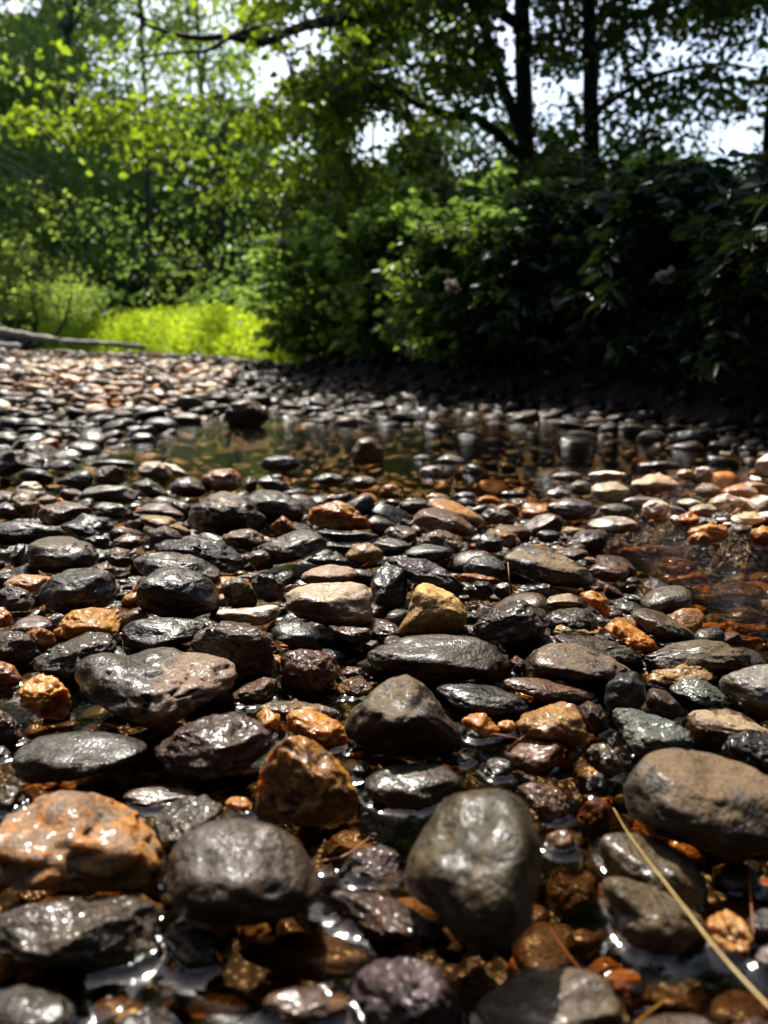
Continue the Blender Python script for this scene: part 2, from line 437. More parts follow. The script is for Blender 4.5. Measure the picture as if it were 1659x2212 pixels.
TILE = {'A': (0, 1460.0), 'B': (829.5, 1460.0), 'C': (0, 962.3), 'D': (829.5, 962.3)}
def traced(tile, kind, c1, c2, flags, pts, label):
    v = [float(x) for x in pts.split()]
    if tile == 'M': P = np.array(v).reshape(-1, 2)
    else:
        P = np.array(v).reshape(-1, 2)/2 + np.array(TILE[tile])
    if len(P) == 2:      # a box -> an irregular oval
        (x0, y0), (x1, y1) = P; r = np.random.default_rng(int(x0*7+y0*13) % 99991)
        th = np.arange(10)/10*2*math.pi + r.uniform(0, .4)
        rr = r.uniform(.90, 1.06, 10)
        P = np.stack([(x0+x1)/2 + (x1-x0)/2*np.cos(th)*rr, (y0+y1)/2 + (y1-y0)/2*np.sin(th)*rr], 1)
    x0, y0 = P.min(0); x1, y1 = P.max(0); cx, cyy = (x0+x1)/2, (y0+y1)/2
    Wp, Hp = x1-x0, y1-y0
    sub = 's' in flags
    zc = 0.0
    for it in range(6):
        c0, t = at_z(cx, cyy, zc)
        el = math.asin(min(.99, (H_CAM-zc)/np.linalg.norm(c0-np.array([0, 0, H_CAM]))))
        se, ce = math.sin(el), math.cos(el)
        a = Wp/2*t/F_PX; s = Hp/2*t/F_PX
        b = a*(.62 if Wp > 2.2*Hp else .85)
        c = math.sqrt(max(s*s-(b*se)**2, (.05*s)**2))/ce
        cmin = .46*min(a, b)
        if c < cmin: c = cmin; b = max(.38*a, math.sqrt(max(s*s-(c*ce)**2, (.2*s)**2))/se)
        cmax = 1.0*max(a, .7*b)
        if c > cmax: c = cmax; b = min(1.5*a, math.sqrt(max(s*s-(c*ce)**2, 1e-8))/se)
        b = min(b, 1.6*a)
        g = float(bed(c0[0], c0[1]))
        zc = (-c-.002) if sub else g + .014 + .62*c
        if not sub:
            zc = max(zc, c*(.72 if 'h' in flags else .40 if 'l' not in flags else .05))
        if 'h' in flags: zc += .006
    seed = int(abs(cx*31+cyy*17)) % 100000
    area = Wp*Hp
    n = 5 if area > 9000 else 4
    V, F = stone_shape(n, a, b, c, kind, seed, 1.0)
    yaw = np.random.default_rng(seed).uniform(-.25, .25)
    R = np.array([[math.cos(yaw), -math.sin(yaw), 0], [math.sin(yaw), math.cos(yaw), 0], [0, 0, 1]])
    V = V@R.T + c0
    # fit the outline the stone shows in the photograph, keeping every point at its own distance
    for it in range(3):
        X, Yp, T = project(V)
        if it == 0:
            X = X + cx - (X.max()+X.min())/2; Yp = Yp + cyy - (Yp.max()+Yp.min())/2
        th = np.arctan2(Yp-cyy, X-cx); rad = np.hypot(X-cx, Yp-cyy)
        nb = 60; bins = ((th+math.pi)/(2*math.pi)*nb).astype(int) % nb
        ra = np.zeros(nb); np.maximum.at(ra, bins, rad)
        ra = np.maximum(ra, .25*min(Wp, Hp))
        bc = (np.arange(nb)+.5)/nb*2*math.pi-math.pi
        rp = poly_radius(P, cx, cyy, bc)
        rp = np.where(rp <= 0, ra, rp)
        g = np.clip(rp/ra, .55, 1.5)
        ker = np.array([1, 2, 3, 3, 3, 2, 1.])/15 if it == 0 else np.array([0, 1, 2, 3, 2, 1, 0.])/9
        g = np.convolve(np.concatenate([g[-3:], g, g[:3]]), ker, 'valid')
        f = (th+math.pi)/(2*math.pi)*nb-.5; i0 = np.floor(f).astype(int); w = f-i0
        gg = g[i0 % nb]*(1-w)+g[(i0+1) % nb]*w
        nx, ny = cx+(X-cx)*gg, cyy+(Yp-cyy)*gg
        u = (nx-CX)/F_PX; v_ = (CY-ny)/F_PX
        V = np.stack([u*T, (cp+v_*sp)*T, H_CAM+(v_*cp-sp)*T], 1)
    stones.append(dict(V=V-c0, F=F, loc=c0, kind=kind, c1=c1, c2=c2, label=label, px=(cx, cyy, Wp, Hp), abc=(a, b, c), seed=seed, hand=True, matt='m' in flags))

exec_table = '''
C split dgrey pink h |320 960 370 900 480 888 560 905 640 880 720 868 800 890 920 890 1000 930 1035 985 1020 1040 900 1110 780 1190 700 1240 560 1200 420 1130 330 1050|big wedge of stone, grey on the left half and pinkish tan on the right
C rough brown mud |815 880 850 800 960 755 1090 770 1190 825 1195 990 1130 1040 1020 1030 900 950|coarse pitted brown stone full of glints behind the big two-tone wedge
C rough red brown |1205 940 1230 890 1310 877 1400 890 1455 920 1475 990 1420 1040 1370 1095 1270 1095 1215 1060|blocky reddish brown stone between the pitted brown stone and the triangular stone
C dry dtan tan h|1228 650 1250 620 1340 595 1550 588 1605 625 1612 700 1612 775 1450 790 1300 750 1235 720|flat-topped tan slab with a wet streak across its top
C rough brown black |1400 775 1612 790 1600 850 1540 870 1470 830|narrow brown slab under the front edge of the flat tan slab
C smooth black char |1165 800 1210 765 1290 755 1360 780 1392 830 1380 890 1300 890 1210 850|black oval cobble tucked in front of the flat tan slab
C dry tan pale |922 715 960 705 1100 700 1190 682 1220 695 1190 760 1120 780 1000 760 940 745|thin pale wedge lying left of the flat tan slab
C smooth black char h|580 640 600 590 680 530 760 520 860 545 930 590 950 640 950 710 850 745 700 745 600 710|big black domed cobble with a creased right side
C smooth char black h|155 640 200 580 290 535 400 525 480 540 505 600 500 680 420 720 300 740 200 710|big charcoal angular cobble left of the black dome
C smooth black mud h|565 505 600 470 700 457 820 468 920 505 958 550 940 590 830 600 640 590|long flat black cobble resting right behind the black dome
C rough black char h|645 440 700 410 850 395 960 410 1040 460 1055 520 1000 560 880 530 700 470|long black ragged cobble, third in the row behind the black dome
C dry char mud h|105 460 130 420 200 392 300 392 400 425 432 470 420 520 330 550 200 555 120 520|round flat-topped cobble with a dry tan top near the left edge
C smooth black char h|-120 370 -60 330 120 322 230 350 312 388 200 420 0 440 -80 420|long black slab cut off by the left edge behind the round flat-topped cobble
C dry char dtan h|805 320 830 260 900 215 965 195 1040 215 1120 275 1155 320 1140 370 1040 395 900 390 820 360|broad dark cobble with a tan streak, largest of the back rows
C smooth dgrey grey h|1040 240 1110 188 1200 195 1295 230 1328 275 1300 330 1160 340 1070 300|broad grey cobble leaning on the right of the tan-streaked one
C quartz orange honey h|1325 280 1380 255 1460 236 1520 260 1580 310 1625 350 1560 370 1420 370 1330 340|glistening orange and white quartz lump in the back rows
C smooth black dbrown |1340 355 1500 372 1655 375 1600 420 1450 420 1360 395|thin black slab under the orange quartz lump
C smooth dgrey char h|728 180 760 145 820 133 880 160 898 200 860 225 790 225 745 210|small smooth grey oval between two bigger cobbles of the back row
C smooth char grey h|560 165 640 140 680 165 740 215 720 235 640 225 590 190|
C smooth dgrey grey h|330 220 380 180 460 172 560 175 600 205 600 245 500 250 360 250|
C rough brown dbrown h|405 140 430 95 490 85 545 105 548 150 500 180 430 175|
C dry mud tan h|588 110 620 72 690 68 740 110 750 140 700 165 620 155|
C dry tan pale h|690 70 760 85 820 125 790 140 740 130|
C smooth black char h|70 130 110 100 180 100 235 135 230 165 120 165|
C smooth black dgrey h|230 165 300 120 370 103 405 130 400 175 300 180|
C rough dbrown brown h|-40 80 0 30 80 20 170 40 215 80 210 120 100 110 0 150|
C quartz orange pink h|860 140 920 105 1010 98 1045 130 1030 190 960 215 890 180|
C smooth dgrey grey h|1045 170 1075 130 1112 150 1110 195 1060 210|
C smooth black char h|1100 150 1160 125 1240 160 1262 200 1160 210|
C dry tan pale h|62 190 100 160 160 157 190 185 170 215 90 215|
C rough ochre brown h|45 230 90 198 150 200 165 250 140 320 90 300|
C quartz dtan ochre h|150 310 180 260 290 240 380 258 400 290 320 330 230 350|
C dry dtan pink h|160 215 250 262|
C smooth purple grey h|-40 270 20 243 80 262 105 310 50 325 -20 310|
C rough black mud h|400 300 440 258 520 252 580 285 570 320 470 330|
C smooth dbrown dtan h|585 280 640 250 720 247 790 290 800 330 700 310 620 300|
C dry brown ochre h|590 320 650 298 740 310 850 390 760 390 640 350|
C smooth dgrey mud h|635 410 660 365 710 345 770 370 795 410 740 430 650 450|
C quartz mud ochre h|950 395 1000 370 1080 358 1135 380 1145 420 1080 460 1000 440|
C smooth dgrey mud h|1100 440 1190 400 1270 368 1350 362 1410 400 1415 450 1320 490 1190 520 1110 490|long grey cobble turning brown at its right end, below the orange quartz lump
C smooth dbrown mud |1058 490 1090 455 1150 448 1188 480 1180 530 1110 545|
C quartz red orange h|1165 350 1220 302 1260 330 1290 370 1200 385|
C smooth ochre tan h|1485 480 1530 430 1590 418 1650 450 1659 490 1580 525 1510 500|
C dry brown pink |1285 580 1330 535 1420 515 1520 525 1560 560 1500 600 1350 610|
C rough black dgrey |1310 500 1370 470 1480 480 1580 520 1560 545 1400 530|
C rough black brown |1080 590 1120 555 1190 560 1235 600 1220 670 1150 680 1100 640|
C rough dgrey ochre |950 600 1000 565 1050 570 1100 630 1115 690 1060 710 980 700|
C smooth black char |38 490 70 425 110 425 112 520 60 530|
C rough brown dbrown |447 470 500 440 560 450 590 500 540 530 470 520|
C dry brown mud |410 525 460 502 497 530 495 590 440 580|
C quartz honey pink |0 600 60 565 180 558 235 575 200 620 100 640|
C rough purple brown |-40 650 40 600 120 625 155 680 120 715 0 715|
C quartz orange amber |-40 730 10 695 50 730 60 780 0 790|
C quartz amber honey |232 790 300 715 400 698 480 705 528 750 515 810 430 835 310 840 245 830|lumpy orange quartz stone glistening left of the flat black stone
C quartz orange honey |110 810 170 780 230 810 245 860 190 895 130 850|
C rough dbrown char |-60 850 0 805 100 803 160 850 182 900 120 945 0 950|
C rough dgrey char |125 950 180 890 280 850 390 798 480 810 512 860 480 920 350 960 300 1010 180 990|long rough grey stone slanting up to the right behind the honey-coloured lump
C smooth black dgrey |515 800 560 755 680 742 830 745 910 770 860 830 760 870 600 895 530 850|flat black stone lying behind the big two-tone wedge
C rough brown dbrown |995 1080 1060 1030 1130 1003 1190 1005 1212 1050 1190 1100 1100 1120 1010 1130|
C quartz honey orange h|78 1080 95 1030 170 985 240 1000 300 1060 312 1120 280 1190 180 1180 90 1130|upright honey-coloured lump near the left edge beside the two-tone wedge
C quartz red orange |-50 980 0 930 60 950 105 1020 60 1060 -20 1060|
C rough brown amber |1450 1050 1490 1010 1570 1008 1612 1040 1590 1090 1500 1100|
C rough brown mud |1470 985 1500 955 1560 960 1575 1000 1500 1015|
C rough red brown |485 410 540 382 610 390 632 430 560 450 495 445|
C rough black char |360 405 420 385 475 400 470 450 400 440|
C rough black char |245 350 350 305 480 310 500 360 400 400 300 380|
C smooth black dgrey h|1120 40 1310 120|
C smooth dgrey grey h|1160 120 1230 180|
C smooth dgrey grey h|1350 120 1500 175|
C dry dgrey mud h|1500 130 1630 190|
C smooth black char h|840 160 920 210|
C smooth grey dgrey h|380 60 600 105|
C smooth dgrey grey h|210 60 330 115|
D smooth dgrey mud h|-89 935 -60 885 0 850 100 820 250 815 400 822 490 860 528 920 510 980 400 1020 200 1025 50 990 -60 965|big dark oval cobble with a wet brown streak on top, behind the triangular stone
D dry dbrown dtan h|595 950 640 880 720 850 830 855 940 890 1040 940 1085 990 1040 1020 850 1035 700 1010 610 985|smooth brown almond-shaped cobble right of the big dark oval
D dry ochre yellow h|50 790 90 750 130 620 165 590 210 600 300 640 355 700 362 760 330 810 200 830 80 825|upright ochre-yellow pointed stone behind the big dark oval
D rough char dgrey h|375 800 400 750 520 680 600 663 650 690 710 720 715 790 660 850 560 870 440 850|dark lumpy stone right of the pointed yellow one
D dry char dtan h|505 480 560 452 660 450 780 475 870 520 920 590 900 620 760 610 620 580 530 540|long dark cobble with a tan top lying at the edge of the side stream
D smooth black char h|340 520 380 480 440 472 500 490 545 530 540 580 430 580 350 560|
D dry pink brown h|120 320 150 275 230 265 320 290 390 350 395 400 300 385 180 375 130 345|
D dry tan amber h|170 265 220 230 300 240 400 290 445 330 420 360 330 330 230 290|
D rough dbrown ochre h|138 420 190 375 260 365 340 400 345 450 260 470 170 450|
D smooth black dgrey h|392 420 430 380 480 378 520 410 510 460 440 470 400 450|
D quartz ochre dbrown h|430 375 500 358 570 380 590 420 530 440|
D rough purple dgrey h|-20 480 60 478 180 490 260 530 340 590 360 640 280 650 150 600 100 590 40 530|long purplish grey stone sloping down right behind the pointed yellow one
D smooth black char |-59 600 -30 530 30 512 90 530 105 600 95 690 20 735 -45 690|upright black egg-shaped cobble between the flat tan slab and the pointed yellow stone
D quartz amber brown |298 565 360 550 480 560 540 585 480 605 370 600|
D rough black dgrey |355 620 400 585 460 590 480 640 430 670 370 660|
D smooth black char |475 590 560 670|
D quartz orange yellow |690 605 760 598 840 620 900 640 800 645|
D quartz orange honey |840 640 900 625 965 660 985 720 960 745 890 700|
D dry dgrey tan |670 685 720 650 800 638 870 660 880 700 800 710 700 700|
D rough dgrey mud |700 750 730 710 830 700 900 720 935 790 860 810 740 790|
D quartz ochre yellow |725 800 760 772 850 780 905 815 850 830 750 825|
D rough black mud |680 830 800 810 930 830 1050 860 1120 920 1100 980 1000 940 880 900 750 860|long flat black slab behind the brown almond-shaped cobble
D quartz orange amber |940 790 990 755 1060 770 1130 810 1195 870 1170 900 1100 890 1020 850|glossy orange stone at the near edge of the side stream
D smooth dgrey mud |1050 720 1120 695 1200 720 1290 770 1365 835 1300 850 1200 855 1140 800 1080 760|dark angular cobble with rusty specks half in the side stream
D dry dbrown mud |1105 940 1150 890 1250 850 1370 838 1480 850 1570 895 1630 950 1500 980 1400 1000 1200 990|broad brown speckled dome at the right beside the side stream
D quartz ochre yellow |1115 1010 1180 960 1270 930 1370 940 1445 985 1440 1030 1300 1050 1180 1055|flat yellow slab in front of the broad speckled dome
D rough green char |1225 1055 1270 1015 1340 1000 1440 1045 1500 1100 1400 1130 1270 1090|small greenish crusty stone in front of the flat yellow slab
D dry grey lgrey h|1440 1020 1480 985 1600 948 1720 940 1780 1000 1760 1150 1640 1190 1540 1120 1460 1060|light grey layered slab at the right edge
D smooth black char h|950 1100 960 1030 1020 983 1090 990 1130 1040 1130 1110 1080 1160 970 1150|round black cobble right of the long glossy brown one
D smooth char black |1125 1100 1150 1045 1220 1060 1280 1120 1310 1180 1240 1200 1150 1170|
D smooth black char |210 1055 250 1020 380 1018 500 1045 590 1080 635 1130 600 1165 450 1180 300 1130|black flat oval right of the triangular stone
D smooth brown dbrown |490 1030 540 1000 650 1000 800 1030 920 1070 950 1100 850 1130 700 1110 560 1060|long glossy brown cobble in front of the almond-shaped one
D rough red dbrown |545 930 570 905 605 930 600 980 560 985|
D quartz orange amber s|1320 765 1485 810|
D quartz orange red s|1480 820 1640 868|
D dry pink tan h|1065 130 1285 205|
D smooth tan lgrey h|890 155 1060 245|
D quartz tan yellow h|1262 100 1345 152|
D quartz white pale h|1335 88 1425 165|knobbly whitish lump standing highest on the sunlit bar at right
D smooth purple brown h|695 225 920 330|long purplish brown cobble at the near edge of the sunlit bar
D smooth pink white |875 305 1110 385|pale pink oval cobble at the water's edge of the sunlit bar
D quartz white amber h|1110 235 1245 320|
D smooth grey lgrey h|925 250 1080 310|
D smooth pink brown h|1340 165 1460 225|
D dry orange pink h|1455 170 1620 230|
D dry tan orange h|1500 155 1680 205|
D smooth pink white h|1395 215 1560 280|
D dry white tan h|1490 290 1650 345|
D dry pink tan h|1315 250 1450 310|
D quartz orange red |1255 290 1370 350|
D quartz orange amber |1310 340 1500 420|
D quartz amber honey |1315 370 1420 450|
D quartz orange honey |1570 350 1720 445|
D smooth dgrey char h|1085 65 1300 112|
D smooth lgrey brown h|1020 220 1220 270|
D smooth char lgrey h|800 150 905 220|
D smooth lgrey brown h|700 185 800 230|
D smooth grey lgrey h|720 108 860 160|
D dry pink pale h|870 110 1060 150|
D smooth dbrown grey |1500 340 1590 385|
D quartz orange amber |395 215 505 265|
D smooth black char |500 195 620 226|
D quartz amber ochre |175 205 280 248|
D smooth lgrey grey |300 200 400 238|
D rough orange black |-20 165 78 240|
D smooth grey dgrey |60 232 190 292|
D rough dgrey ochre |410 270 570 342|
D dry brown orange |480 250 585 298|
D rough red dbrown |-10 345 150 430|
D smooth dgrey grey |-70 400 120 482|
D smooth black grey |90 425 312 505|
D smooth brown dbrown l|880 500 1060 590|
D smooth brown dbrown l|730 440 890 500|
D quartz amber orange s|990 430 1310 490|
D quartz orange dbrown s|1180 490 1360 560|
D smooth brown red s|1420 590 1659 680|
D smooth olive mud s|1480 700 1659 770|
D smooth grey lgrey l|120 38 205 78|
D smooth grey lgrey l|220 40 352 96|
D smooth lgrey white l|150 85 258 155|
D smooth char grey l|335 75 430 150|
M dry brown dbrown h|758 975 775 948 800 943 832 968 830 1000 790 1005 762 1000|brown pyramid-shaped stone standing alone in the pool
M rough brown dbrown h|478 905 500 870 535 858 560 870 585 900 560 925 500 925|
A smooth char grey h|45 370 70 320 160 260 300 240 450 238 580 255 650 310 640 350 500 400 300 460 120 470 50 420|smooth dark oval cobble with a grey sheen near the left edge, below the two-tone wedge
A rough dbrown purple h|665 330 690 280 800 210 900 170 1020 155 1100 180 1165 230 1185 290 1150 340 1050 420 900 450 760 430 680 380|dark reddish brown cobble with a flat shiny top, in front of the two-tone wedge
A quartz amber honey |1105 170 1150 130 1210 160 1215 220 1180 275 1130 230|
A quartz amber honey |1235 180 1260 145 1340 140 1400 165 1470 200 1510 260 1500 320 1430 340 1340 300 1240 240|bright amber quartz lump left of the triangular stone
A rough olive ochre |1070 150 1180 108 1320 112 1480 140 1450 190 1250 190|
A quartz brown honey h|1100 590 1105 500 1140 380 1200 290 1270 255 1330 265 1400 310 1470 370 1530 450 1555 540 1530 620 1420 650 1250 650 1130 630|big upright brown and honey stone with a groove, in front of the amber lump
A quartz dtan amber h|-40 650 60 590 150 530 260 495 380 500 490 530 590 580 660 650 695 740 700 820 680 900 600 930 400 940 200 930 0 940 -60 800|large lumpy orange-tan stone with a hollow, at the left edge
A smooth char dgrey hm|720 820 740 740 810 670 920 620 1050 612 1180 640 1280 700 1350 790 1390 880 1380 980 1250 1050 1050 1090 880 1080 750 1010 715 920|big rounded charcoal stone in the foreground left of the mottled oval
A rough mud grey |660 620 720 560 800 520 900 515 960 560 985 610 900 640 820 700 760 850 700 760|
A quartz orange amber |968 545 1000 522 1060 525 1092 560 1085 610 1000 600|small bright orange pebble behind the big charcoal stone
A rough char grey |-60 1050 100 990 300 960 520 940 650 950 700 1000 705 1080 690 1200 620 1290 450 1290 250 1270 50 1230 -60 1200|long bumpy grey slab at the lower left edge
A smooth brown dbrown s|1010 1180 1100 1130 1250 1105 1450 1120 1600 1180 1640 1240 1560 1310 1380 1330 1200 1290 1060 1240|brown stone just under the water at bottom centre
A rough dbrown red |1420 980 1440 910 1530 920 1700 960 1850 1040 1950 1120 1960 1180 1850 1190 1680 1130 1500 1060|long dark brown stone lying left of the big mottled oval
A smooth dbrown ochre s|300 490 400 440 490 435 545 470 500 500 400 510|
A smooth dbrown brown l|510 520 600 480 780 480 880 500 830 560 600 590|
A rough red dbrown |-80 200 0 140 60 180 130 270 110 310 30 330 -60 330|
A smooth char black |-60 300 45 375|
A rough olive brown l|-60 540 20 470 90 480 150 540 60 600 -40 620|
A rough dbrown purple l|1480 800 1530 750 1640 730 1720 760 1730 840 1640 900 1520 870|
A rough dgrey brown l|740 1180 830 1140 930 1170 960 1260 870 1320 770 1300|
A rough purple dbrown l|1520 1320 1600 1230 1750 1210 1880 1250 1960 1340 2000 1460 1980 1600 1600 1620 1520 1500|purplish brown stone covered in glints at the bottom edge
A quartz amber ochre s|1500 340 1560 325 1620 345 1640 385 1570 395|
A rough char grey |1515 365 1610 460|
A quartz amber ochre s|800 1370 1080 1500|
A smooth mud ochre s|1350 1360 1530 1470|
A smooth brown ochre s|400 1380 640 1520|
A smooth dbrown brown s|40 1340 330 1480|
A quartz orange brown s|1390 820 1470 920|
A smooth brown dbrown s|1180 1100 1400 1180|
M dry char mud hm|740 1565 760 1530 830 1470 880 1455 920 1480 1000 1585 1005 1612 960 1640 880 1645 790 1622 750 1595|triangular dark stone with a dry tan tip in the centre
B smooth char grey |-90 460 -60 420 20 385 150 375 260 385 330 430 345 490 280 540 150 580 20 580 -70 520|small dark oval cobble just in front of the triangular stone
B smooth dmud olive hm|85 860 120 740 180 640 240 540 340 495 470 487 560 500 630 570 670 680 690 800 660 950 640 1080 560 1170 440 1205 340 1170 280 1090 200 1010 100 940|big mottled olive and grey oval, largest stone of the foreground
B dry dmud mud hm|1030 500 1060 420 1120 340 1240 308 1400 330 1560 380 1680 430 1760 560 1740 720 1600 790 1400 760 1200 700 1090 640 1040 570|large smooth brown-grey boulder cut by the right edge
B rough green grey |980 170 1000 130 1080 140 1190 175 1290 210 1350 290 1330 330 1200 350 1090 360 1040 280|sparkling greenish grey stone behind the large right-edge boulder
B dry brown tan |1300 180 1340 145 1480 140 1560 170 1659 230 1720 260 1650 330 1500 330 1440 330 1370 300 1310 240|tan and brown knuckle-shaped stone behind the large right-edge boulder
B rough black char |1450 310 1500 250 1580 230 1680 260 1760 340 1700 440 1600 420 1480 350|black crusty stone at the right edge over the large boulder
B quartz amber yellow h|570 195 600 160 700 130 770 108 820 120 860 180 885 260 890 300 780 320 640 300 580 250|smooth bright amber stone right of the triangular one
B quartz orange amber |330 190 370 165 430 160 465 190 510 240 500 280 420 280 360 240|small orange lump against the right side of the triangular stone
B smooth char grey |355 222 445 292|
B quartz yellow honey |485 190 575 265|
B smooth red dbrown |530 340 580 290 680 268 760 270 790 300 760 380 640 430 560 400|red-brown block in front of the smooth bright amber stone
B rough dgrey ochre |860 340 900 295 960 290 1000 330 1030 400 1020 445 930 420 880 380|
B smooth red dbrown |778 305 848 382|
B rough dbrown brown |830 140 880 105 940 130 970 190 990 260 920 270 860 200|
B smooth black char |240 335 400 392|
B rough olive mud l|430 350 560 480|
B rough brown dbrown |560 495 610 462 690 460 760 490 805 570 800 640 720 640 660 600 600 540|wet brown pebble right of the top of the mottled oval
B rough red orange s|830 520 1000 690|
B smooth red brown l|695 662 830 792|
B smooth mud dgrey l|915 720 960 680 1060 672 1180 700 1290 760 1380 860 1410 950 1390 1010 1300 1030 1100 900 960 850|grey-brown stone awash behind the straw stem
B dry mud olive l|925 880 1000 860 1150 900 1300 980 1390 1060 1390 1150 1260 1230 1120 1250 1040 1190 980 1020|mottled brown stone awash in front of the one behind the straw stem
B quartz yellow honey l|1380 1080 1400 1040 1480 1005 1560 1060 1600 1140 1560 1220 1460 1240 1400 1180|yellow pebble crossed by the straw stem
B smooth mud dgrey l|370 1440 480 1340 620 1290 800 1255 930 1280 1010 1380 1040 1520 900 1600 500 1600|grey-brown half-drowned stone at the bottom edge below the mottled oval
B quartz amber ochre s|930 1265 1120 1370|
B smooth brown dbrown s|690 800 930 1060|
B smooth dbrown red s|780 1090 930 1220|
B smooth purple dbrown l|1600 1150 1760 1330|
B smooth char dgrey l|1400 800 1620 960|
A smooth char dgrey |-80 1330 330 1560|
A smooth black dgrey l|470 1440 800 1660|
A smooth dbrown black |700 1080 960 1200|
A smooth dbrown brown |1120 1340 1500 1500|
B smooth dbrown char |1050 1450 1450 1640|
B rough dbrown brown |1450 1480 1760 1640|
B smooth black char |1560 1000 1760 1160|
B smooth dbrown brown s|1100 1280 1400 1480|
B smooth dbrown mud s|1400 1350 1700 1540|
B smooth dbrown mud s|1420 960 1640 1060|
'''
for ln in exec_table.strip().split('\n'):
    head, pts, lab = ln.split('|')
    h = head.split(); traced(h[0], h[1], h[2], h[3], h[4] if len(h) > 4 else '', pts, lab)
N_HAND = len(stones)

# loose stones that fill the rest of the bed, largest first, never standing inside one another
pal_dark = [('smooth', 'black', 'char'), ('smooth', 'char', 'grey'), ('smooth', 'dgrey', 'grey'), ('rough', 'char', 'dgrey'), ('rough', 'dbrown', 'brown'),
            ('dry', 'dgrey', 'dtan'), ('smooth', 'dbrown', 'mud'), ('rough', 'red', 'dbrown'), ('quartz', 'orange', 'amber'), ('quartz', 'ochre', 'tan'), ('smooth', 'brown', 'mud')]
w_dark = np.array([2.6, 2.2, 1.2, 1.8, 2.2, 1.2, 1.8, 1.3, 2.0, 1.2, 1.8])
pal_bar = [('dry', 'tan', 'pale'), ('dry', 'pink', 'pale'), ('smooth', 'grey', 'lgrey'), ('quartz', 'orange', 'honey'), ('dry', 'brown', 'tan'), ('smooth', 'dgrey', 'grey'), ('dry', 'pale', 'white'), ('smooth', 'brown', 'pink')]
w_bar = np.array([1.5, 2.0, 1.5, 2.2, 1.6, 1.2, .4, 1.6])
pal_far = [('smooth', 'black', 'grey'), ('dry', 'dgrey', 'mud'), ('smooth', 'char', 'grey'), ('dry', 'mud', 'dtan'), ('smooth', 'dbrown', 'brown'), ('dry', 'dgrey', 'dtan'), ('quartz', 'ochre', 'tan')]
w_far = np.array([3, 2.5, 2, 1.5, 1.2, 1.0, .6])
pal_bed = [('smooth', 'black', 'dbrown'), ('quartz', 'orange', 'amber'), ('smooth', 'brown', 'red'), ('smooth', 'dbrown', 'brown'), ('smooth', 'ochre', 'brown'), ('rough', 'char', 'brown'), ('smooth', 'red', 'orange')]
w_bed = np.array([2.5, 1.0, 2, 2, 1.2, 1.5, 1.2])
cells = {}
def free(x, y, r, k):
    cx_, cy_ = int(x/.15), int(y/.15)
    for i in range(cx_-1, cx_+2):
        for j in range(cy_-1, cy_+2):
            for (a_, b_, c_) in cells.get((i, j), ()):
                if (a_-x)**2+(b_-y)**2 < (k*(r+c_))**2: return False
    return True
def put(x, y, r): cells.setdefault((int(x/.15), int(y/.15)), []).append((x, y, r))
for s in stones:
    a, b, c = s['abc']; put(s['loc'][0], s['loc'][1], .5*(a+b)*(.95 if s['loc'][1] > 1.0 else .72))
pal_stream = [('quartz', 'amber', 'honey'), ('smooth', 'ochre', 'brown'), ('quartz', 'orange', 'amber'), ('smooth', 'brown', 'ochre'), ('smooth', 'mud', 'tan')]
w_stream = np.array([1.6, 2, 1.4, 2, 1.0])
def on_stream(x, y): return .80 < y < 1.95 and x > np.interp(y, [.9, 1.1, 1.3, 1.6, 1.85], [.47, .44, .40, .37, .36])+.04 and not on_bar_r(x, y)
def on_bar_r(x, y): return x > .40 and 1.33+max(0, (.69-x))*1.45 < y < 2.2
def on_bar_l(x, y): return x < -.75 - .12*(y-3) and 3.3 < y
bed_cache = None
def scatter(n, rlo, rhi, region, k=.80, flat=(.35, .6), level=None):
    (x0, x1, y0, y1, wide) = region
    R = np.sort(rng.uniform(0, 1, n)**1.6)[::-1]*(rhi-rlo)+rlo
    for r in R:
        for _ in range(6):
            y = math.sqrt(rng.uniform(y0*y0, y1*y1)); lim = wide*y+.15
            x = rng.uniform(max(x0, -lim), min(x1, lim))
            if x > -.62 and y > bank_y(x)+.1+.5*rng.uniform()**2: continue
            if y > shore_y(x)-.1: continue
            if not free(x, y, r, k): continue
            g = float(bed(x, y))
            if g < -.085 and r > .034 and rng.uniform() > .08: continue
            put(x, y, r)
            c = r*rng.uniform(*flat)
            if on_stream(x, y): pal, wt = pal_stream, w_stream
            elif g < -.055 or (y < 1.9 and rng.uniform() < .10 and g < -.03): pal, wt = pal_bed, w_bed
            elif on_bar_r(x, y) or on_bar_l(x, y): pal, wt = pal_bar, w_bar
            elif y > 2.6: pal, wt = pal_far, w_far
            else: pal, wt = pal_dark, w_dark
            kd, c1, c2 = pal[rng.choice(len(pal), p=wt/wt.sum())]
            z = g + c*.55 + (level if level is not None else 0)
            ar = rng.uniform(.62, .9)
            t_ = y*cp+ (H_CAM-z)*sp
            px, py, t_ = project(np.array([x, y, z]))
            stones.append(dict(loc=np.array([x, y, z]), kind=kd, c1=c1, c2=c2, label='', px=(float(px), float(py), 2*r/t_*F_PX, 1.2*r/t_*F_PX),
                               abc=(r, r*ar, c), yaw=rng.normal(0, .5), tilt=rng.normal(0, .24, 2), seed=int(rng.integers(1e6)), hand=False))
            break
scatter(420, .020, .046, (-1.2, 1.2, .36, 1.9, .62), .78)
scatter(330, .035, .075, (-3.0, 2.2, 1.85, 4.2, .62), .84, (.32, .7), .004)
scatter(600, .042, .066, (-7.0, 2.2, 2.0, 9.6, .68), .80, (.32, .75), .006)
scatter(4200, .022, .055, (-7.0, 2.2, 2.0, 9.6, .68), .80, (.32, .75), .006)
scatter(900, .014, .032, (-.5, .5, .30, 1.0, .60), .74, (.4, .7))
scatter(700, .010, .022, (-.4, .4, .30, .62, .60), .56, (.5, .8))
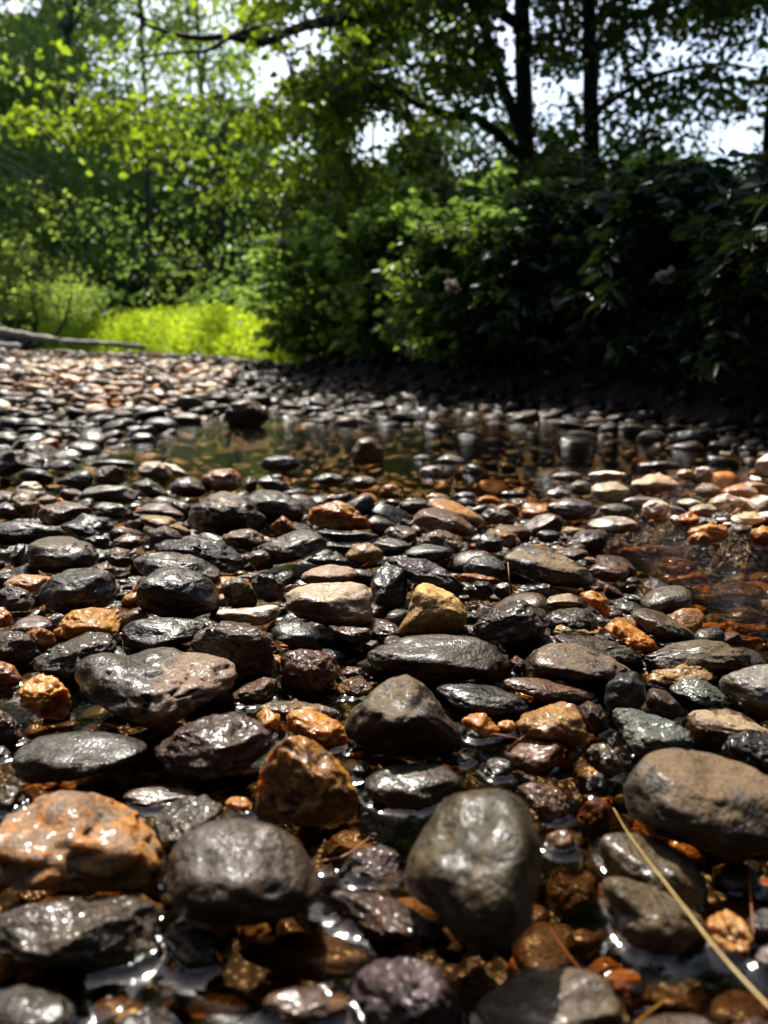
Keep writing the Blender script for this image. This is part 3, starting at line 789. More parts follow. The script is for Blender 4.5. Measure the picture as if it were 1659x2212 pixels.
scatter(1500, .007, .014, (-.5, .5, .30, .95, .60), .78, (.5, .8))
scatter(2200, .009, .020, (-1.2, 1.3, .34, 2.0, .62), .80)
scatter(2600, .014, .032, (-2.6, 2.2, 1.7, 4.6, .60), .80, (.4, .7), .004)
scatter(2500, .022, .040, (-6.0, 1.8, 4.0, 9.4, .60), .85, (.4, .7), .01)
scatter(1500, .018, .046, (-2.0, 2.0, .05, 2.2, 4.0), .80, (.4, .7))
scatter(900, .03, .07, (-4.0, 2.6, 1.9, 4.5, 1.3), .82, (.35, .6), .004)

# the ones that show largest are single objects; the rest of the shingle is one mass
def seen(s):
    x, y, w, h = s['px']; 
    if x+w/2 < 0 or x-w/2 > 1659 or y-h > 2212: return 0
    return w*h
rest = stones[N_HAND:]
rest.sort(key=seen, reverse=True)
n_single = 298 - N_HAND
# a small stone almost wholly under a traced one is not worth a name
def hidden(s):
    x, y, w, h = s['px']
    for q in stones[:N_HAND]:
        X, Y_, W_, H_ = q['px']
        if ((x-X)/(W_/2))**2 + ((y-Y_)/(H_/2))**2 < .9 and q['loc'][1] < s['loc'][1]+.02: return True
    return False
single, mass = [], []
for s in rest:
    if len(single) < n_single and seen(s) > 0 and not hidden(s): single.append(s)
    else: mass.append(s)

def build_loose(s, n):
    a, b, c = s['abc']
    V, F = stone_shape(n, a, b, c, s['kind'], s['seed'], 1.0)
    yw = s['yaw']; tx, ty = s['tilt']
    Rz = np.array(Matrix.Rotation(yw, 3, 'Z')); Rx = np.array(Matrix.Rotation(tx, 3, 'X')); Ry = np.array(Matrix.Rotation(ty, 3, 'Y'))
    return V@(Rz@Rx@Ry).T, F
def cols(s, nv):
    r = np.random.default_rng(s['seed']); j = r.uniform(.65, 1.3)*(.66 if (s['loc'][1] > 2.6 and not s['hand']) else 1.0)*np.array([1.04, .97, .86] if (s['loc'][1] > 2.6 and not s['hand']) else [1, 1, 1])*(1.5 if (not s['hand'] and on_bar_l(s['loc'][0], s['loc'][1])) else 1.35 if on_bar_r(s['loc'][0], s['loc'][1]) else 1.0)*np.array([r.uniform(.95, 1.06), 1, r.uniform(.9, 1.08)])  # stones of both bars lightened: sunlight put into their colour
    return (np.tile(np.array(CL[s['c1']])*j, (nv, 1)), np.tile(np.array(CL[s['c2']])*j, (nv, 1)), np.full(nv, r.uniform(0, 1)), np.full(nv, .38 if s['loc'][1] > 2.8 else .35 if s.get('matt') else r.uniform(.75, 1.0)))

# labels
anchors = [s for s in stones[:N_HAND] if s['label']]
used = set()
def relation(s, q):
    dx = s['px'][0]-q['px'][0]; dy = s['px'][1]-q['px'][1]
    if abs(dx) > abs(dy)*1.2: return 'right of' if dx > 0 else 'left of'
    return 'in front of' if dy > 0 else 'behind'
SHORT = {}
for q in anchors:
    t_ = q['label']
    for w in (' with ', ' lying ', ' near ', ' behind ', ' in front', ' left of', ' right of', ' between ', ' at the', ' at ', ' under ', ' resting', ' tucked', ' leaning', ' cut off', ' cut by', ' beside', ', ', ' glistening', ' turning', ' below', ' in the', ' full of', ' slanting', ' sloping', ' standing', ' covered', ' just', ' against', ' half', ' over ', ' crossed'):
        i = t_.find(w)
        if i > 8: t_ = t_[:i]
    SHORT[id(q)] = t_
def auto_label(s):
    w = s['px'][2]; a, b, c = s['abc']
    size = 'big' if w > 150 else 'medium' if w > 75 else 'small' if w > 40 else 'tiny'
    shape = {'smooth': 'smooth', 'dry': 'half-dry', 'rough': 'rough', 'quartz': 'lumpy', 'split': 'two-tone'}[s['kind']]
    form = 'flat ' if c < .42*a else ('round ' if b > .85*a and c > .55*a else '')
    c1, c2 = CNAME[s['c1']], CNAME[s['c2']]
    wet = ' under water' if s['loc'][2] + c < -.001 else ''
    near = sorted(anchors, key=lambda q: (q['px'][0]-s['px'][0])**2 + 2.5*(q['px'][1]-s['px'][1])**2)
    noun = 'pebble' if w < 60 else 'cobble'
    for form2 in (form,):
        for q in near[:12]:
            d = math.hypot(q['px'][0]-s['px'][0], q['px'][1]-s['px'][1])
            adv = 'just ' if d < (q['px'][2]+w)*.75 else ('' if d < (q['px'][2]+w)*1.6 else 'well ')
            L = f"{size} {form}{shape} {c1} {noun}{wet} {adv}{relation(s, q)} the {SHORT[id(q)]}"
            L = ' '.join(L.split()[:16])
            if L not in used: return L
            L = f"{size} {form}{c1} and {c2} {noun}{wet} {adv}{relation(s, q)} the {SHORT[id(q)]}"
            L = ' '.join(L.split()[:16])
            if L not in used: return L
    return L
waterline = []
for s in stones[:N_HAND] + single:
    if s['hand']: V, F = s['V'], s['F']
    else: V, F = build_loose(s, 4)
    L = s['label'] or auto_label(s)
    used.add(L)
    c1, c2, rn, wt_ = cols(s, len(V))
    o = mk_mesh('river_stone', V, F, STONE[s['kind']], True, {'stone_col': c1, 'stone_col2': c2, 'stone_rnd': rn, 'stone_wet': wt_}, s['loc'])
    tag(o, L, 'stone', 'wet stones of the creek bed')
    if s['loc'][1] < 1.7:
        Wd = V + s['loc']; waterline.append(Wd[np.abs(Wd[:, 2]) < .0025])
for kd in STONE:
    pass
# the mass: one object with a material slot per kind
KD = list(STONE)
Vs, Fs, C1, C2, RN, MI, WT = [], [], [], [], [], [], []; n0 = 0
for s in mass:
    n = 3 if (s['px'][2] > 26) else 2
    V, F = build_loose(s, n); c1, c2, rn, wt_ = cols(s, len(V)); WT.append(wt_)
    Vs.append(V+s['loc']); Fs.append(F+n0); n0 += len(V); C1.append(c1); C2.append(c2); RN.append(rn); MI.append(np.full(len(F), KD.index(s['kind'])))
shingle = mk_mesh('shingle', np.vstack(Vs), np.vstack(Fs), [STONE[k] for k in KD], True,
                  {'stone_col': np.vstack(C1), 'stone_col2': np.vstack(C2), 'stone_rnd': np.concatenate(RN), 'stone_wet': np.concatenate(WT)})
shingle.data.polygons.foreach_set('material_index', np.concatenate(MI).astype(np.int32))
tag(shingle, 'small grey, brown and orange shingle between and beyond the larger stones', 'shingle', kind='stuff')

# ---------------------------------------------------------------- water: one sheet, drawn up where it meets the near stones
wy = np.concatenate([[-1.2, -.6, 0, .15, .25], .30*np.power(1.0048, np.arange(0, 330))]); wy = np.concatenate([wy, wy[-1]*np.power(1.03, np.arange(1, 80))]); wy = wy[wy < 26]
wu = np.linspace(-.62, .62, 420); wu = np.concatenate([np.linspace(-1.6, -.64, 20), wu, np.linspace(.64, 1.6, 20)])
WX = wu[None, :]*(np.maximum(wy, 0)[:, None]+.12); WX[:5] = wu[None, :]*.9
WY = np.repeat(wy[:, None], len(wu), 1); WZ = np.zeros_like(WX)
pts = np.vstack(waterline)
kd = kdtree.KDTree(len(pts))
for i, p in enumerate(pts): kd.insert((p[0], p[1], 0), i)
kd.balance()
fx, fy = WX.ravel(), WY.ravel(); fz = WZ.ravel().copy()
near = np.where((fy > .3) & (fy < 1.6) & (np.abs(fx) < .62*fy+.1))[0]
for i in near:
    d = kd.find((fx[i], fy[i], 0))[2]
    if d < .03: fz[i] = .0045*math.exp(-d/.0060)
fz += .0005*noise3(np.stack([fx*9, fy*9, fx*0], 1))*(fy < 3)
ripple = .05 + 2.8*sm(0, .10, fx-np.interp(fy, [.9, 1.1, 1.3, 1.6, 1.85], [.47, .44, .40, .37, .36]))*sm(.8, 1.0, fy)*(1-sm(1.9, 2.2, fy)) + .08*sm(1.8, 2.4, fy)
water = mk_mesh('water', np.stack([fx, fy, fz], 1), grid_faces(*WX.shape), M_WATER, True, {'ripple': ripple})
tag(water, kind='structure')

# ---------------------------------------------------------------- stems and needles lying over the stones
def stick(name, P, r0, r1, mat, label, cat, n=6):
    P = spline(P, 8); rad = np.linspace(r0, r1, len(P))
    V, F = tube(P-P[0], rad, n); o = mk_mesh(name, V, tri(F), mat, True, None, P[0]); return tag(o, label, cat)
def zpt(px, py, z): return at_z(px, py, z)[0]
stick('straw_stem', [zpt(1325, 1745, .022), zpt(1352, 1792, .034), zpt(1395, 1852, .042), zpt(1432, 1900, .047), zpt(1470, 1950, .050), zpt(1560, 2065, .052), zpt(1675, 2190, .055)], .00035, .0008, M_STRAW,
      'long yellow straw stem slanting across the lower right corner', 'straw stem')
stick('straw_stem', [zpt(1370, 2212, -.006), zpt(1440, 2160, -.006), zpt(1510, 2125, -.004)], .0010, .0006, M_STRAW, 'short brown straw bit floating at the bottom edge', 'straw stem')
stick('thin_stem', [zpt(1102, 1297, .012), zpt(1100, 1250, .045), zpt(1097, 1215, .062)], .0009, .0006, M_STRAW, 'thin upright straw standing between stones left of the side stream', 'stem')
stick('thin_stem', [zpt(1107, 1285, .03), zpt(1090, 1268, .045), zpt(1078, 1255, .055)], .0005, .0004, M_STEM, 'hair-thin brown stem leaning left beside the upright straw', 'stem')
stick('pine_needle', [zpt(695, 1860, .006), zpt(745, 1848, .006), zpt(800, 1808, .012)], .0007, .0005, M_NEEDLE, 'rust orange pine needle in the water left of the mottled oval', 'pine needle')
stick('pine_needle', [zpt(1065, 1585, .045), zpt(1105, 1592, .045), zpt(1128, 1600, .04)], .0006, .0005, M_NEEDLE, 'reddish needle across the small orange lump', 'pine needle')
stick('pine_needle', [zpt(1090, 1625, .03), zpt(1112, 1605, .045), zpt(1132, 1590, .05)], .0005, .0004, M_NEEDLE, 'dark needle crossing the reddish one', 'pine needle')
stick('thin_stem', [zpt(1615, 1850, .01), zpt(1620, 1920, .01), zpt(1628, 2020, .01)], .0006, .0005, M_NEEDLE, 'dark red stem in the water near the right edge', 'stem')
stick('pine_needle', [zpt(1348, 1330, .03), zpt(1380, 1345, .03), zpt(1400, 1365, .025)], .0006, .0005, M_NEEDLE, 'rusty needle on the orange stone by the side stream', 'pine needle')
stick('thin_stem', [zpt(1185, 2000, -.01), zpt(1225, 2060, -.01), zpt(1255, 2095, -.01)], .0008, .0006, M_NEEDLE, 'brown stem lying on the bed below the mottled oval', 'stem')
stick('thin_stem', [zpt(782, 1223, .045), zpt(792, 1218, .06), zpt(797, 1212, .068)], .0005, .0004, M_NEEDLE, 'short red stem sticking up behind the black egg-shaped cobble', 'stem')

# bleached logs at the far left
def log(P, r, label, n=14):
    P = spline(P, 6); rad = r*(1+.12*np.sin(np.arange(len(P))*1.3)); rad[0] *= .9; rad[-1] *= .85
    V, F = tube(P-P[0], rad, n, .05); o = mk_mesh('driftwood_log', V, tri(F), M_LOG, True, None, P[0]); tag(o, label, 'log', 'bleached logs by the far water')
log([at_depth(-140, 700, 8.6), at_depth(0, 716, 8.7), at_depth(60, 726, 8.8), at_depth(128, 737, 8.9)], .042, 'thick bleached log at the left edge by the far water')
log([at_depth(132, 737, 9.2), at_depth(200, 741, 9.3), at_depth(260, 745, 9.5), at_depth(316, 750, 9.6)], .030, 'thinner grey log reaching over the far water')
log([at_depth(-80, 752, 8.0), at_depth(-10, 748, 8.1), at_depth(45, 752, 8.2)], .045, 'short stub of bleached wood below the thick log')
# ---------------------------------------------------------------- foliage
def leaves(centres, dirs, L, Wd, fold=.25, rnd=None, droop=.0, jitter=.25):
    """one kite-shaped, folded leaf (6 vertices) per centre, its length along dirs"""
    n = len(centres); d = dirs/np.linalg.norm(dirs, axis=1)[:, None]
    a = rng.normal(size=(n, 3)); a[:, 2] *= .5
    s = np.cross(d, a); s /= np.linalg.norm(s, axis=1)[:, None]+1e-9
    nrm = np.cross(s, d)
    sc = rng.uniform(1-jitter, 1+jitter, n)[:, None]; L_ = L*sc; W_ = Wd*sc
    dn = np.array([0, 0, -1.0])*droop
    p0 = centres; m1 = centres + d*L_*.42; p2 = centres + (d+dn)*L_
    l1 = m1 + s*W_*.5 + nrm*W_*fold; r1 = m1 - s*W_*.5 + nrm*W_*fold
    m2 = centres + (d+dn*.4)*L_*.75; l2 = m2 + s*W_*.36 + nrm*W_*fold*.7; r2 = m2 - s*W_*.36 + nrm*W_*fold*.7
    V = np.stack([p0, l1, l2, p2, r2, r1], 1).reshape(-1, 3)
    b = np.arange(n)[:, None]*6
    F = np.vstack([b+np.array([[0, 1, 2, 3]]), b+np.array([[0, 3, 4, 5]])])
    r = rng.uniform(0, 1, n) if rnd is None else rnd
    return V, F, np.repeat(r, 6)

# openings in the canopy where the sky comes through, (x, y, half width, half height, thinning)
GAPS = [(660, 100, 62, 75, .97), (590, 150, 45, 60, .9), (640, 310, 70, 65, .72), (800, 310, 60, 55, .9), (830, 270, 45, 45, .8), (510, 60, 80, 35, .3), (420, 40, 70, 40, .25),
        (900, 120, 45, 60, .6), (965, 210, 110, 50, .5), (1010, 340, 80, 50, .5), (1100, 90, 28, 110, .8), (1165, 225, 26, 45, .9), (1210, 210, 30, 60, .75), (1300, 150, 50, 60, .5), (1350, 230, 60, 50, .4),
        (1550, 70, 120, 60, .42), (1640, 120, 60, 70, .6), (1520, 180, 80, 60, .42), (1470, 300, 60, 45, .5), (1590, 330, 80, 40, .75), (1630, 400, 50, 40, .8), (40, 8, 60, 28, .9), (230, 25, 60, 25, .3),
        (330, 190, 50, 45, .35), (908, 648, 22, 14, .97), (1062, 655, 40, 18, .9), (985, 610, 18, 12, .8), (1340, 560, 18, 16, .6), (1290, 350, 40, 90, .3), (700, 400, 60, 40, .3)]
def keep_mask(P, strength=1.0, power=1.0):
    x, y, t = project(P)
    k = np.ones(len(P))
    for gx, gy, rx, ry, th in GAPS:
        q = ((x-gx)/rx)**2+((y-gy)/ry)**2
        k *= 1-min(.97, th*1.0)*strength*np.exp(-(q**1.5)*.8)
    k = np.clip(k, 0, 1)**power
    k *= np.where((t < 7.3) & (((x > 1095) & (x < 1158)) | ((x > 1252) & (x < 1296))) & (y < 340) & (y > -60), .12, 1)
    return k
def shades_creek(P):
    """does this leaf stand between the sun and the open shingle?"""
    f = P[:, 2]/SUN.z
    gx, gy = P[:, 0]-SUN.x*f, P[:, 1]-SUN.y*f
    dap = noise3(np.stack([gx*1.7, gy*1.2, gx*0], 1)) > -.28
    fl = (P[:, 2]-.3)/SUN.z; lx, ly = P[:, 0]-SUN.x*fl, P[:, 1]-SUN.y*fl
    onlog = (fl > .1) & (lx > -5.6) & (lx < -1.8) & (ly > 8.0) & (ly < 9.9)
    return onlog | (gy > -.3) & (gy < bank_y(gx)-.1) & (np.abs(gx) < .62*np.maximum(gy, 0)+.6) & (gy < 8.8) & ~((gy > 3.0-.5*gx) & (gx > -.6) & dap)
def shades_meadow(P):
    out = np.zeros(len(P), bool)
    for z, x0, x1, y0, y1 in ((.7, -4.9, .2, 5, 18), (2.5, -4.4, 1.5, 5, 9.5)):
        f = (P[:, 2]-z)/SUN.z
        gx, gy = P[:, 0]-SUN.x*f, P[:, 1]-SUN.y*f
        out |= (f > .3) & (gx > x0) & (gx < x1) & (gy > y0) & (gy < y1)
    return out
def sprays(centres, n_leaf, rad, flat=.30):
    """flattened sprays of leaves; returns leaf base points and directions"""
    C = np.repeat(centres, n_leaf, 0); n = len(C)
    o = rng.normal(size=(n, 3)); o /= np.linalg.norm(o, axis=1)[:, None]; o *= (rng.uniform(0, 1, n)**.55)[:, None]
    o *= np.array([rad, rad, rad*flat])
    tilt = np.repeat(rng.normal(0, .25, (len(centres), 2)), n_leaf, 0)
    o[:, 2] += o[:, 0]*tilt[:, 0]+o[:, 1]*tilt[:, 1] - .18*(o[:, 0]**2+o[:, 1]**2)/rad
    d = o*np.array([1, 1, .6]) + rng.normal(0, .5*rad, (n, 3))*np.array([1, 1, .5]); d[:, 2] -= .12*rad
    return C+o, d
def box_pts(n, x0, x1, y0, y1, t0, t1):
    """points in the part of the wood that lies in this direction at distances t0..t1"""
    out = []
    x = rng.uniform(x0, x1, n); y = rng.uniform(y0, y1, n); t = rng.uniform(t0**2, t1**2, n)**.5
    u = (x-CX)/F_PX; v = (CY-y)/F_PX
    P = np.stack([u*t, (cp+v*sp)*t, H_CAM+(v*cp-sp)*t], 1)
    return P[P[:, 2] > .1]
def thin(P): return 1.0
def in_frame_thin(P):
    x, y, t = project(P); return np.where((x > -50) & (x < 1700) & (y > -60) & (y < 460), .22, 1.0)
def big_clumps(P): return np.clip(.72+1.9*noise3(P*.55+2.7), .10, 1.0)
def crown(root, name, centres, n_leaf, rad, L, Wd, mat, gap=1.0, power=1.0, flat=.30, shade_ok=.04, droop=.15, clump=True, sun_on_meadow=False, thin=thin):
    if clump:
        k = noise3(centres*1.1+5.3)
        centres = centres[rng.uniform(0, 1, len(centres)) < np.clip(.62+2.2*k, .04, 1)]
    P, d = sprays(centres, n_leaf, rad, flat)
    m = (rng.uniform(0, 1, len(P)) < keep_mask(P, gap, power)*thin(P))
    sc = shades_creek(P); m &= ~sc | (rng.uniform(0, 1, len(P)) < shade_ok)
    m &= P[:, 2] > .05
    if sun_on_meadow: m &= ~shades_meadow(P) | (rng.uniform(0, 1, len(P)) < (.06 if sun_on_meadow is True else sun_on_meadow))
    P, d = P[m], d[m]
    V, F, r = leaves(P, d, L, Wd, droop=droop)
    o = mk_mesh(name, V-np.array(root.location), F, mat, False, {'leaf_rnd': r}, root.location)
    return under(o, root)
def wood(root, name, limbs, mat=None):
    parts = []
    for P, r0, r1 in limbs:
        Q = spline(P, 7); parts.append(tube(Q-np.array(root.location), np.linspace(r0, r1, len(Q)), 9, .05))
    V, F = merge(parts); o = mk_mesh(name, V, tri(F), mat or M_BARK, True, None, root.location); return under(o, root)
def twigs(P0, targets, r=.012, lim=.8):
    """thin boughs from points of a limb to some of the sprays"""
    out = []
    for tg in targets:
        i = np.argmin(np.linalg.norm(P0-tg, axis=1)); a = P0[i]
        if np.linalg.norm(a-tg) > lim: continue
        mid = (a+tg)/2+np.array([0, 0, .12*np.linalg.norm(a-tg)]); out.append(([a, mid, tg], r, r*.35))
    return out

A = at_depth
# --- the big broadleaf tree on the right bank, its limbs reaching out over the creek
tr = empty('broadleaf_tree', (1.38, 7.3, .35), 'dark straight trunk right of centre whose long limbs carry bright leaves over the creek', 'tree')
trunk = [A(1145, 800, 7.4), A(1140, 500, 7.4), A(1133, 240, 7.4), A(1128, 0, 7.4), A(1130, -350, 7.4), A(1110, -800, 7.6)]
limbA = [A(1128, 60, 7.4), A(980, -30, 7.0), A(850, 20, 6.6), A(720, 42, 6.2), A(640, 62, 6.0), A(565, 92, 5.9), A(500, 80, 5.8), A(430, 82, 5.7), A(370, 72, 5.6), A(310, 52, 5.5)]
limbB = [A(565, 92, 5.9), A(520, 70, 5.6), A(450, 108, 5.5), A(400, 112, 5.4), A(290, 125, 5.3)]
limbC = [A(1125, 290, 7.4), A(1085, 180, 7.3), A(1050, 70, 7.2), A(1005, -20, 7.0), A(960, -160, 6.8)]
limbD = [A(1120, 330, 7.4), A(1040, 262, 7.1), A(960, 245, 6.8), A(900, 225, 6.6), A(850, 195, 6.4), A(760, 190, 6.2)]
limbE = [A(1040, 140, 7.2), A(960, 85, 7.0), A(900, 50, 6.8), A(820, 10, 6.6)]
up = spline(trunk, 7)
cA = np.vstack([box_pts(330, -60, 720, -260, 300, 5.0, 7.6), box_pts(60, 180, 640, 250, 420, 6.0, 8.0), box_pts(70, 640, 1130, -100, 420, 5.8, 8.4), box_pts(34, 620, 960, 330, 610, 5.6, 6.6)])
cA2 = np.vstack([box_pts(230, 640, 1130, -260, 260, 5.8, 8.4), box_pts(330, 620, 1130, 150, 560, 6.2, 8.8)])
lA = np.vstack([spline(l, 7) for l in (limbA, limbB, limbC, limbD, limbE)])
wood(tr, 'trunk', [(trunk, .10, .06)] + [(limbA, .055, .012), (limbB, .022, .006), (limbC, .06, .03), (limbD, .05, .012), (limbE, .025, .008)] + twigs(lA, cA[::5], .009))
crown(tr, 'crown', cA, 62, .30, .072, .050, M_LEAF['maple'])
crown(tr, 'shade_painted_crown', cA2, 62, .30, .066, .046, M_LEAF['painted_shade'])  # shade on this part of the tree comes from the darker leaf colour
# --- second trunk
tr = empty('broadleaf_tree', (1.9, 7.0, .4), 'second dark trunk, to the right of the first, under the high shade', 'tree')
trunk = [A(1285, 800, 7.0), A(1280, 500, 7.0), A(1276, 200, 7.0), A(1272, 0, 7.0), A(1262, -500, 7.2)]
cB = np.vstack([box_pts(190, 1130, 1760, -260, 150, 5.0, 8.0), box_pts(230, 1130, 1760, 60, 560, 5.4, 8.4)])
wood(tr, 'trunk', [(trunk, .085, .055), ([A(1276, 120, 7.0), A(1380, 40, 6.8), A(1480, -30, 6.6)], .035, .012), ([A(1276, 250, 7.0), A(1400, 170, 6.6), A(1540, 140, 6.2), A(1640, 150, 6.0)], .03, .008)] + twigs(spline(trunk, 7), cB[::7], .010, 1.1))
crown(tr, 'crown', cB, 66, .30, .060, .040, M_LEAF['painted_shade'])
crown(tr, 'low_boughs', box_pts(200, 860, 1760, 330, 720, 4.0, 5.8), 60, .22, .055, .034, M_LEAF['painted_shade'])
crown(tr, 'lit_tone_crown', box_pts(130, 1130, 1760, -200, 400, 5.4, 8.4), 50, .26, .064, .044, M_LEAF['maple'])  # lit copy: sunlight on these boughs put into the brighter leaf colour
# --- the high canopy over the right bank (its top is out of the picture and throws the shade)
tr = empty('canopy_tree', (3.6, 7.6, .5), 'tall tree far right whose dense high canopy shades the bushes', 'tree')
q = rng.uniform(0, 1, (520, 3))
cC = np.stack([.55+4.45*q[:, 0], 4.6+5.2*q[:, 1], 3.6+2.6*q[:, 2]], 1)
wood(tr, 'trunk', [([np.array([3.6, 7.6, .3]), np.array([3.5, 7.5, 2.5]), np.array([3.3, 7.3, 5.5])], .13, .07)] + twigs(np.array([[3.5, 7.5, 3.0], [3.3, 7.3, 5.0]]), cC[::26], .03, 9))
crown(tr, 'crown', cC, 60, .42, .11, .08, M_LEAF['painted_shade'], 1.0, 2.0, shade_ok=.0, clump=False, thin=in_frame_thin)

# --- willow-like tree and shrub at the left
tr = empty('willow_tree', (-6.0, 10.2, .1), 'pale green tree leaning in from the left edge', 'tree')
cD = np.vstack([box_pts(460, -420, 95, -150, 600, 8.6, 11.2), box_pts(60, 60, 170, 250, 520, 9.2, 11.0)])
wood(tr, 'trunk', [([np.array([-6.2, 10.6, 0]), np.array([-6.1, 10.4, 1.6]), np.array([-5.8, 10.2, 3.6])], .10, .04)] + twigs(np.array([[-6.1, 10.4, 1.6], [-6.0, 10.3, 2.6], [-5.8, 10.2, 3.5]]), cD[::14], .02, 9))
crown(tr, 'crown', cD, 60, .30, .075, .038, M_LEAF['willow'], 1.0, flat=.5, droop=.3, sun_on_meadow=.20, thin=lambda P: np.clip(.8+1.8*noise3(P*.8+4), .12, 1))
tr = empty('willow_shrub', (-4.9, 10.2, .1), 'dusky green shrub overhanging the dark water at left', 'shrub')
cE = np.vstack([box_pts(230, -150, 80, 500, 700, 9.3, 11.0), box_pts(60, 60, 190, 590, 705, 10.0, 12.0)])
wood(tr, 'stems', [([np.array([-4.9, 10.4, 0]), np.array([-4.8+.3*i, 10.2, .3]), np.array([-4.9+.5*i, 10.0, .8])], .03, .01) for i in (-1, 0, 1, 2)])
crown(tr, 'foliage', cE, 70, .26, .055, .024, M_LEAF['willow'], 0, flat=.7, sun_on_meadow=.4)
# --- shrubs in the middle distance
for (x0, x1, y0, y1, t0, t1, n, lab) in ((130, 330, 420, 640, 11, 13, 90, 'dark green shrub behind the left end of the grass'),
                                         (470, 640, 520, 660, 10.5, 12.5, 110, 'grey-green shrub behind the right end of the grass'),
                                         (330, 480, 470, 650, 13, 15, 70, 'deep green shrub in the dark hollow behind the grass'),
                                         (610, 780, 420, 640, 9.5, 11.5, 120, 'mid green shrub where the grass meets the dark bushes')):
    c = box_pts(n, x0, x1, y0, y1, t0, t1); m0 = c.mean(0); m0[2] = float(bed(m0[0], m0[1]))
    sh = empty('shrub', m0, lab, 'shrub', 'shrubs beyond the grass')
    wood(sh, 'stems', [([m0, m0+np.array([.2*i, 0, .6]), m0+np.array([.45*i, .1, 1.3])], .03, .01) for i in (-1, 0, 1)])
    crown(sh, 'foliage', c, 60, .34, .075, .045, M_LEAF['far'], .3, flat=.6, sun_on_meadow=.10)
# --- far trees, one crown each
far = [(-260, 60, 60, 620, 13, 17, 'mid green tree beyond the pale tree at the left edge'), (40, 260, -160, 560, 13, 17, 'tall green tree rising between the pale tree and the hollow'),
       (200, 420, -200, 420, 15, 19, 'far tree behind the bright overhanging leaves'), (350, 560, 150, 620, 14, 18, 'far tree standing over the dark hollow'),
       (500, 760, 60, 620, 13, 17, 'far tree in the centre behind the hanging boughs'), (720, 980, 330, 680, 11, 15, 'far tree seen low through the centre bushes'),
       (900, 1180, 250, 700, 12, 16, 'far tree behind the first dark trunk'), (1150, 1420, 330, 700, 12, 16, 'far tree behind the second dark trunk'),
       (1380, 1700, 330, 700, 11, 15, 'far tree at the right edge behind the bushes'), (560, 900, -250, 120, 15, 19, 'high far crown above the centre'), (-100, 300, -300, 60, 16, 20, 'high far crown above the left')]
for i, (x0, x1, y0, y1, t0, t1, lab) in enumerate(far):
    area = (x1-x0)*(y1-y0)
    c = box_pts(int(area/430), x0, x1, y0, y1, t0, t1); xm = (x0+x1)/2; tm = (t0+t1)/2
    base = A(xm, 700, tm); base[2] = float(bed(base[0], base[1]))
    tr = empty('forest_tree', base, lab, 'tree', 'trees of the far wood')
    top = A(xm+random.uniform(-30, 30), y0+60, tm)
    P = [base, base*.6+top*.4+np.array([.15, 0, 0]), top]
    wood(tr, 'trunk', [(P, .07, .03)] + twigs(spline(P, 6), c[::12], .03, 2.5))
    crown(tr, 'crown', c, 105, .60, .095, .066, M_LEAF['far'], 1.0, 2.0, flat=.5, sun_on_meadow=True, thin=big_clumps)
for x0, x1, lab in ((-150, 260, 'tall far tree closing the gap at the upper left'), (240, 620, 'tall far tree closing the gap left of the centre'), (600, 1000, 'tall far tree closing the gap above the centre')):
    cc = box_pts(340, x0, x1, -280, 460, 25, 33); base = A((x0+x1)/2, 700, 30); base[2] = float(bed(base[0], base[1]))
    tr = empty('forest_tree', base, lab, 'tree', 'trees of the far wood')
    wood(tr, 'trunk', [([base, base+np.array([.1, 0, 5]), base+np.array([.2, 0, 11])], .07, .04)])
    crown(tr, 'crown', cc, 100, 1.3, .19, .14, M_LEAF['far'], 1.0, 1.3, flat=.6, sun_on_meadow=.2, thin=lambda P: np.clip(.8+1.6*noise3(P*.3+9), .15, 1))
# a wood far behind that reads as one dark mass
c = np.vstack([box_pts(1100, -300, 900, 250, 690, 20, 30), box_pts(700, 850, 1900, 380, 690, 16, 24)])
P, d = sprays(c, 26, 1.0, .6); m = rng.uniform(0, 1, len(P)) < keep_mask(P, 1.0, 4.0); P, d = P[m], d[m]
V, F, r = leaves(P, d, .34, .24)
o = mk_mesh('distant_wood', V, F, M_LEAF['far'], False, {'leaf_rnd': r}); tag(o, 'dark distant wood filling the hollow behind the trees', 'wood', kind='stuff')

